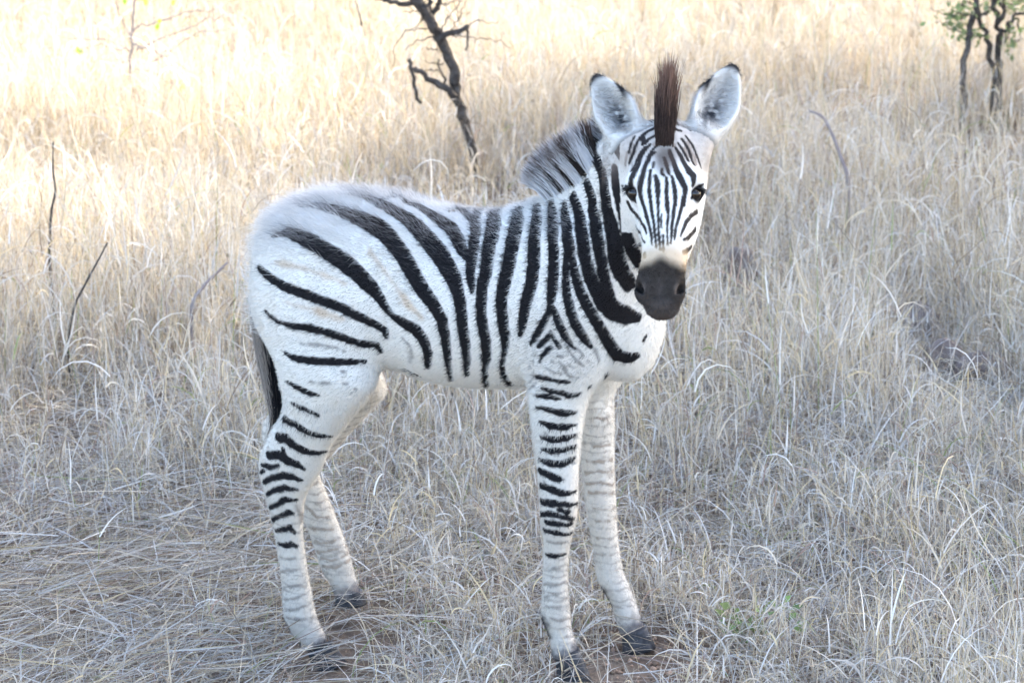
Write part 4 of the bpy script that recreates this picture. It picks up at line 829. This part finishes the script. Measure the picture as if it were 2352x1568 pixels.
# ------------------------------------------------------------------ grass
M_GRASS = material('dry_grass', attr='tint', rough=.62, transl=.28, spec=.25)
def half(y): return .164 * (y + 5.8) + .42
def sample_xy(n, y0, y1, r, spread=1.0, wide=0.0):
    u = r.random(n); a = .164; yy = np.linspace(y0, y1, 400); cdf = np.cumsum(half(yy) + wide); cdf /= cdf[-1]; y = np.interp(u, cdf, yy); x = r.uniform(-1, 1, n) * (half(y) * spread + wide); return x, y
def vnoise(x, y, s, seed): return hashn(np.stack([x, y, x * 0], 1), s, seed)
PAL = np.array([[.60, .505, .37], [.62, .55, .45], [.60, .56, .515], [.77, .74, .70], [.30, .235, .175], [.40, .29, .24], [.68, .56, .36], [.30, .36, .14]])
def blades(name, x, y, L, th0, curl, phi, w, k, col, z0=None, taper=.9, pw=1.3, label=None, twist=None, r=None):
    n = len(x); z = ground_z(x, y) - .004 if z0 is None else z0
    t = np.linspace(0, 1, k + 1); th = th0[:, None] + curl[:, None] * (t[None] ** pw); tm = (th[:, 1:] + th[:, :-1]) / 2; s = (L / k)[:, None]
    hx = np.cumsum(np.sin(tm) * s, 1); hz = np.cumsum(np.cos(tm) * s, 1); zero = np.zeros((n, 1)); hx = np.concatenate([zero, hx], 1); hz = np.concatenate([zero, hz], 1)
    C = np.stack([x[:, None] + hx * np.cos(phi)[:, None], y[:, None] + hx * np.sin(phi)[:, None], z[:, None] + hz], -1)
    g = ground_z(C[..., 0], C[..., 1]) + .002; C[..., 2] = np.maximum(C[..., 2], g - .008 * (np.arange(k + 1) == 0))
    tw = twist if twist is not None else r.uniform(0, 6.28, n); sd = np.stack([-np.sin(phi) * np.cos(tw) , np.cos(phi) * np.cos(tw), np.sin(tw)], 1)
    tang = unit(np.gradient(C, axis=1)); sd = unit(sd[:, None] - np.sum(sd[:, None] * tang, -1, keepdims=True) * tang)
    ww = w[:, None] * (1 - taper * t[None] ** 2.2) * .5
    V = np.stack([C + sd * ww[..., None], C - sd * ww[..., None]], 2).reshape(-1, 3)
    b = (np.arange(n) * (k + 1) * 2)[:, None] + (np.arange(k) * 2)[None]; b = b.ravel(); Q = np.stack([b, b + 1, b + 3, b + 2], 1)
    cc = np.repeat(col, (k + 1) * 2, axis=0)
    return C, V, Q, cc
def pick(n, probs, r): return PAL[r.choice(len(PAL), n, p=np.array(probs) / sum(probs))] * r.uniform(.76, 1.18, (n, 1))
def hlimit(x, y):
    """typical height of the sward"""
    h = .10 + .22 * sstep(.35, 1.5, y) - .03 * sstep(2.0, 3.5, y) + .04 * sstep(4.6, 6.5, y)
    h = h * (1 - .55 * np.exp(-(((x + .30) / .40) ** 2 + ((y - 3.7) / .7) ** 2))) * (1 - .4 * np.exp(-(((x - 1.9) / .5) ** 2 + ((y - 4.6) / .7) ** 2)))
    h = h + .13 * sstep(.55, .9, x) * sstep(-1.4, -.3, y) * sstep(1.2, .3, y)
    for px, py in ((1700, 672), (2095, 772), (2176, 868), (2250, 890)):
        g = on_ground(px, py); h = h * (1 - .80 * np.exp(-(((x - g[0] + .02) / .12) ** 2 + ((y - g[1] + .42) / .42) ** 2)))
    return h * (1 + .28 * vnoise(x, y, 2.2, 21))
def thin(x, y):
    """keep probability: gaps, the bare patch by the hooves and trampled straw"""
    k = .62 + .45 * vnoise(x, y, 3.2, 31) + .25 * vnoise(x, y, 9., 32)
    bare = np.maximum(np.exp(-(((x - .22) / .17) ** 2 + ((y + .10) / .20) ** 2)), .9 * np.exp(-(((x - .12) / .13) ** 2 + ((y + .38) / .22) ** 2))); bare = np.maximum(bare, .75 * np.exp(-(((x + .36) / .10) ** 2 + ((y + .10) / .16) ** 2))); k = k * (1 - .96 * bare)
    tramp = sstep(-.15, -.45, x) * sstep(1.3, .7, y); k = k * (1 - .58 * tramp)
    return np.clip(k, .06, 1)
def clear(x, y, r, amt=1.0):
    """drop growth that stands right on or in front of the hooves"""
    k = np.ones(len(x), bool)
    for h in HW:
        d = ((x - h[0] - .02) / .075) ** 2 + np.where(y > h[1], (y - h[1]) / .07, (h[1] - y) / .30) ** 2
        k &= r.random(len(x)) > amt * np.exp(-d * .8)
    return k
def emit(name, items, label):
    Vs, Qs, Cs, o = [], [], [], 0
    for V, Q, c in items: Vs.append(V); Qs.append(Q + o); Cs.append(c); o += len(V)
    ob = mesh_np(name, np.concatenate(Vs), np.concatenate(Qs), M_GRASS, col=np.clip(np.concatenate(Cs), .02, .85)); setp(ob, label, 'grass', kind='stuff'); return ob
r = np.random.default_rng(77)
# standing stems
x, y = sample_xy(200000, -1.4, 10.5, r); tuft = 340
cx, cy = x.copy(), y.copy(); k = r.random(len(x)) < thin(x, y) * np.where(y > 5, .8, 1); k &= clear(x, y, r); x, y = x[k], y[k]
n = len(x); h = hlimit(x, y) * r.uniform(.45, 1.35, n) * np.where(r.random(n) < .06, 1.35, 1); far = sstep(1.0, 4.0, y)
th0 = np.abs(r.normal(0, .20, n)) + .03; curl = np.abs(r.normal(.30, .32, n)); phi = r.uniform(0, 6.28, n)
lay = (r.random(n) < .16 * (1 - far)); th0 = np.where(lay, r.uniform(.7, 1.3, n), th0)
probs = [.31, .22, .12, .06, .10, .04, .20, .014]; col = pick(n, probs, r)
w = r.uniform(.0012, .0026, n) * (1 + .25 * far)
Cst, V, Q, cc = blades('s', x, y, h, th0, curl, phi, w, 4, col, r=r)
items = [(V, Q, cc)]
emit('standing_grass', items, 'tall dry straw coloured grass stems standing across the field')
# curling leaves, most of them growing off the stems
n2 = 108000; i = r.integers(0, n, n2); j = r.integers(0, 4, n2); P0 = Cst[i, j]; ok = P0[:, 1] < 8.0; i, P0 = i[ok], P0[ok]; n2 = len(i)
hh = h[i]; L = np.clip(hh * r.uniform(.22, .62, n2), .035, .20) * (1 - .25 * far[i])
th0 = r.uniform(.1, .9, n2); curl = r.uniform(.5, 2.6, n2) * np.where(r.random(n2) < .75, 1, -.35); phi = r.uniform(0, 6.28, n2)
col = pick(n2, [.12, .24, .26, .24, .06, .03, .08, .014], r); w = r.uniform(.0016, .0042, n2)
_, V, Q, cc = blades('l', P0[:, 0], P0[:, 1], L, th0, curl, phi, w, 5, col, z0=P0[:, 2], r=r)
emit('curled_grass_leaves', [(V, Q, cc)], 'pale curled dry leaves tangled among the grass stems')
# fallen straw lying on the ground
n3 = 46000; x, y = sample_xy(n3, -1.3, 3.0, r); k = r.random(n3) < np.clip(1.15 - .8 * thin(x, y), .15, 1); k &= r.random(n3) > 1.25 * np.exp(-(((x - .22) / .16) ** 2 + ((y + .10) / .18) ** 2)); k &= clear(x, y, r, .75); x, y = x[k], y[k]; n3 = len(x)
tr = sstep(.0, -.4, x) * sstep(1.4, .6, y); phi = np.where(r.random(n3) < .5 + .35 * tr, R(38) + r.normal(0, .55, n3), r.uniform(0, 6.28, n3)) + np.where(r.random(n3) < .5, math.pi, 0)
L = r.uniform(.05, .30, n3); th0 = r.uniform(1.25, 1.56, n3); curl = r.normal(.05, .14, n3); z0 = ground_z(x, y) + np.abs(r.normal(0, .018, n3)) * (1 + 1.2 * tr)
col = pick(n3, [.14, .24, .28, .16, .14, .05, .06, .003], r) * .78; w = r.uniform(.0014, .0034, n3)  # weathered grey, also darkened in the colour to stand in for foreground shade
_, V, Q, cc = blades('f', x, y, L, th0, curl, phi, w, 3, col, z0=z0, r=r)
emit('fallen_straw', [(V, Q, cc)], 'flattened grey straw matted over the ground around the hooves')
# short curly regrowth in the near grass
n4 = 30000; x, y = sample_xy(n4, -1.3, 1.6, r); k = r.random(n4) < thin(x, y) * .9 + .05; k &= clear(x, y, r, .97); x, y = x[k], y[k]; n4 = len(x)
L = r.uniform(.05, .20, n4) * (1 + .7 * sstep(.5, .9, x)); th0 = r.uniform(.05, .7, n4); curl = r.uniform(.6, 2.8, n4); phi = r.uniform(0, 6.28, n4)
col = pick(n4, [.14, .22, .28, .20, .10, .05, .06, .02], r) * .9; w = r.uniform(.0018, .0044, n4)  # tone lowered evenly too, in place of shade on the near ground
_, V, Q, cc = blades('c', x, y, L, th0, curl, phi, w, 5, col, r=r)
emit('short_grass', [(V, Q, cc)], 'short curling grey grass growing round the hooves')
# thinner cover of the field beyond the view
n5 = 62000; nr = r.random(n5) < .6; x = np.where(nr, r.uniform(-5, 5, n5), r.uniform(-16, 16, n5)); y = np.where(nr, r.uniform(-4, 12, n5), r.uniform(-8, 26, n5)); k = (np.abs(x) > half(y) * .96) | (y > 10) | (y < -1.2); k &= ~((np.abs(x) < .5) & (y < -3.0)); x, y = x[k], y[k]; n5 = len(x)
L = r.uniform(.2, .6, n5) * np.where(y < -1.4, .35, 1); th0 = np.abs(r.normal(0, .25, n5)); curl = np.abs(r.normal(.4, .4, n5)); phi = r.uniform(0, 6.28, n5)
_, V, Q, cc = blades('o', x, y, L, th0, curl, phi, r.uniform(.003, .007, n5), 3, pick(n5, probs, r), r=r)
emit('field_grass', [(V, Q, cc)], 'dry yellow grass covering the rest of the open field')
# gravel in the bare patch
n6 = 420; x = .22 + r.normal(0, .14, n6); y = -.08 + r.normal(0, .16, n6); s = r.uniform(.0025, .008, n6); z = ground_z(x, y) + s * .3
u = np.array([[1, 0, 0], [-1, 0, 0], [0, 1, 0], [0, -1, 0], [0, 0, 1], [0, 0, -1.]]); V = (np.stack([x, y, z], 1)[:, None] + u[None] * s[:, None, None] * r.uniform(.6, 1.2, (n6, 6, 1))).reshape(-1, 3)
f = np.array([[0, 2, 4], [2, 1, 4], [1, 3, 4], [3, 0, 4], [2, 0, 5], [1, 2, 5], [3, 1, 5], [0, 3, 5]]); F = (np.arange(n6)[:, None, None] * 6 + f[None]).reshape(-1, 3)
gv = mesh_np('gravel', V, F, material('gravel_stone', attr='tint', rough=.9), col=np.repeat(np.array([[.34, .23, .16]]) * r.uniform(.5, 1.6, (n6, 1)), 6, axis=0)); setp(gv, 'loose orange brown gravel on the bare soil beside the front hooves', 'gravel', kind='stuff')
print('grass', time.time() - T0)
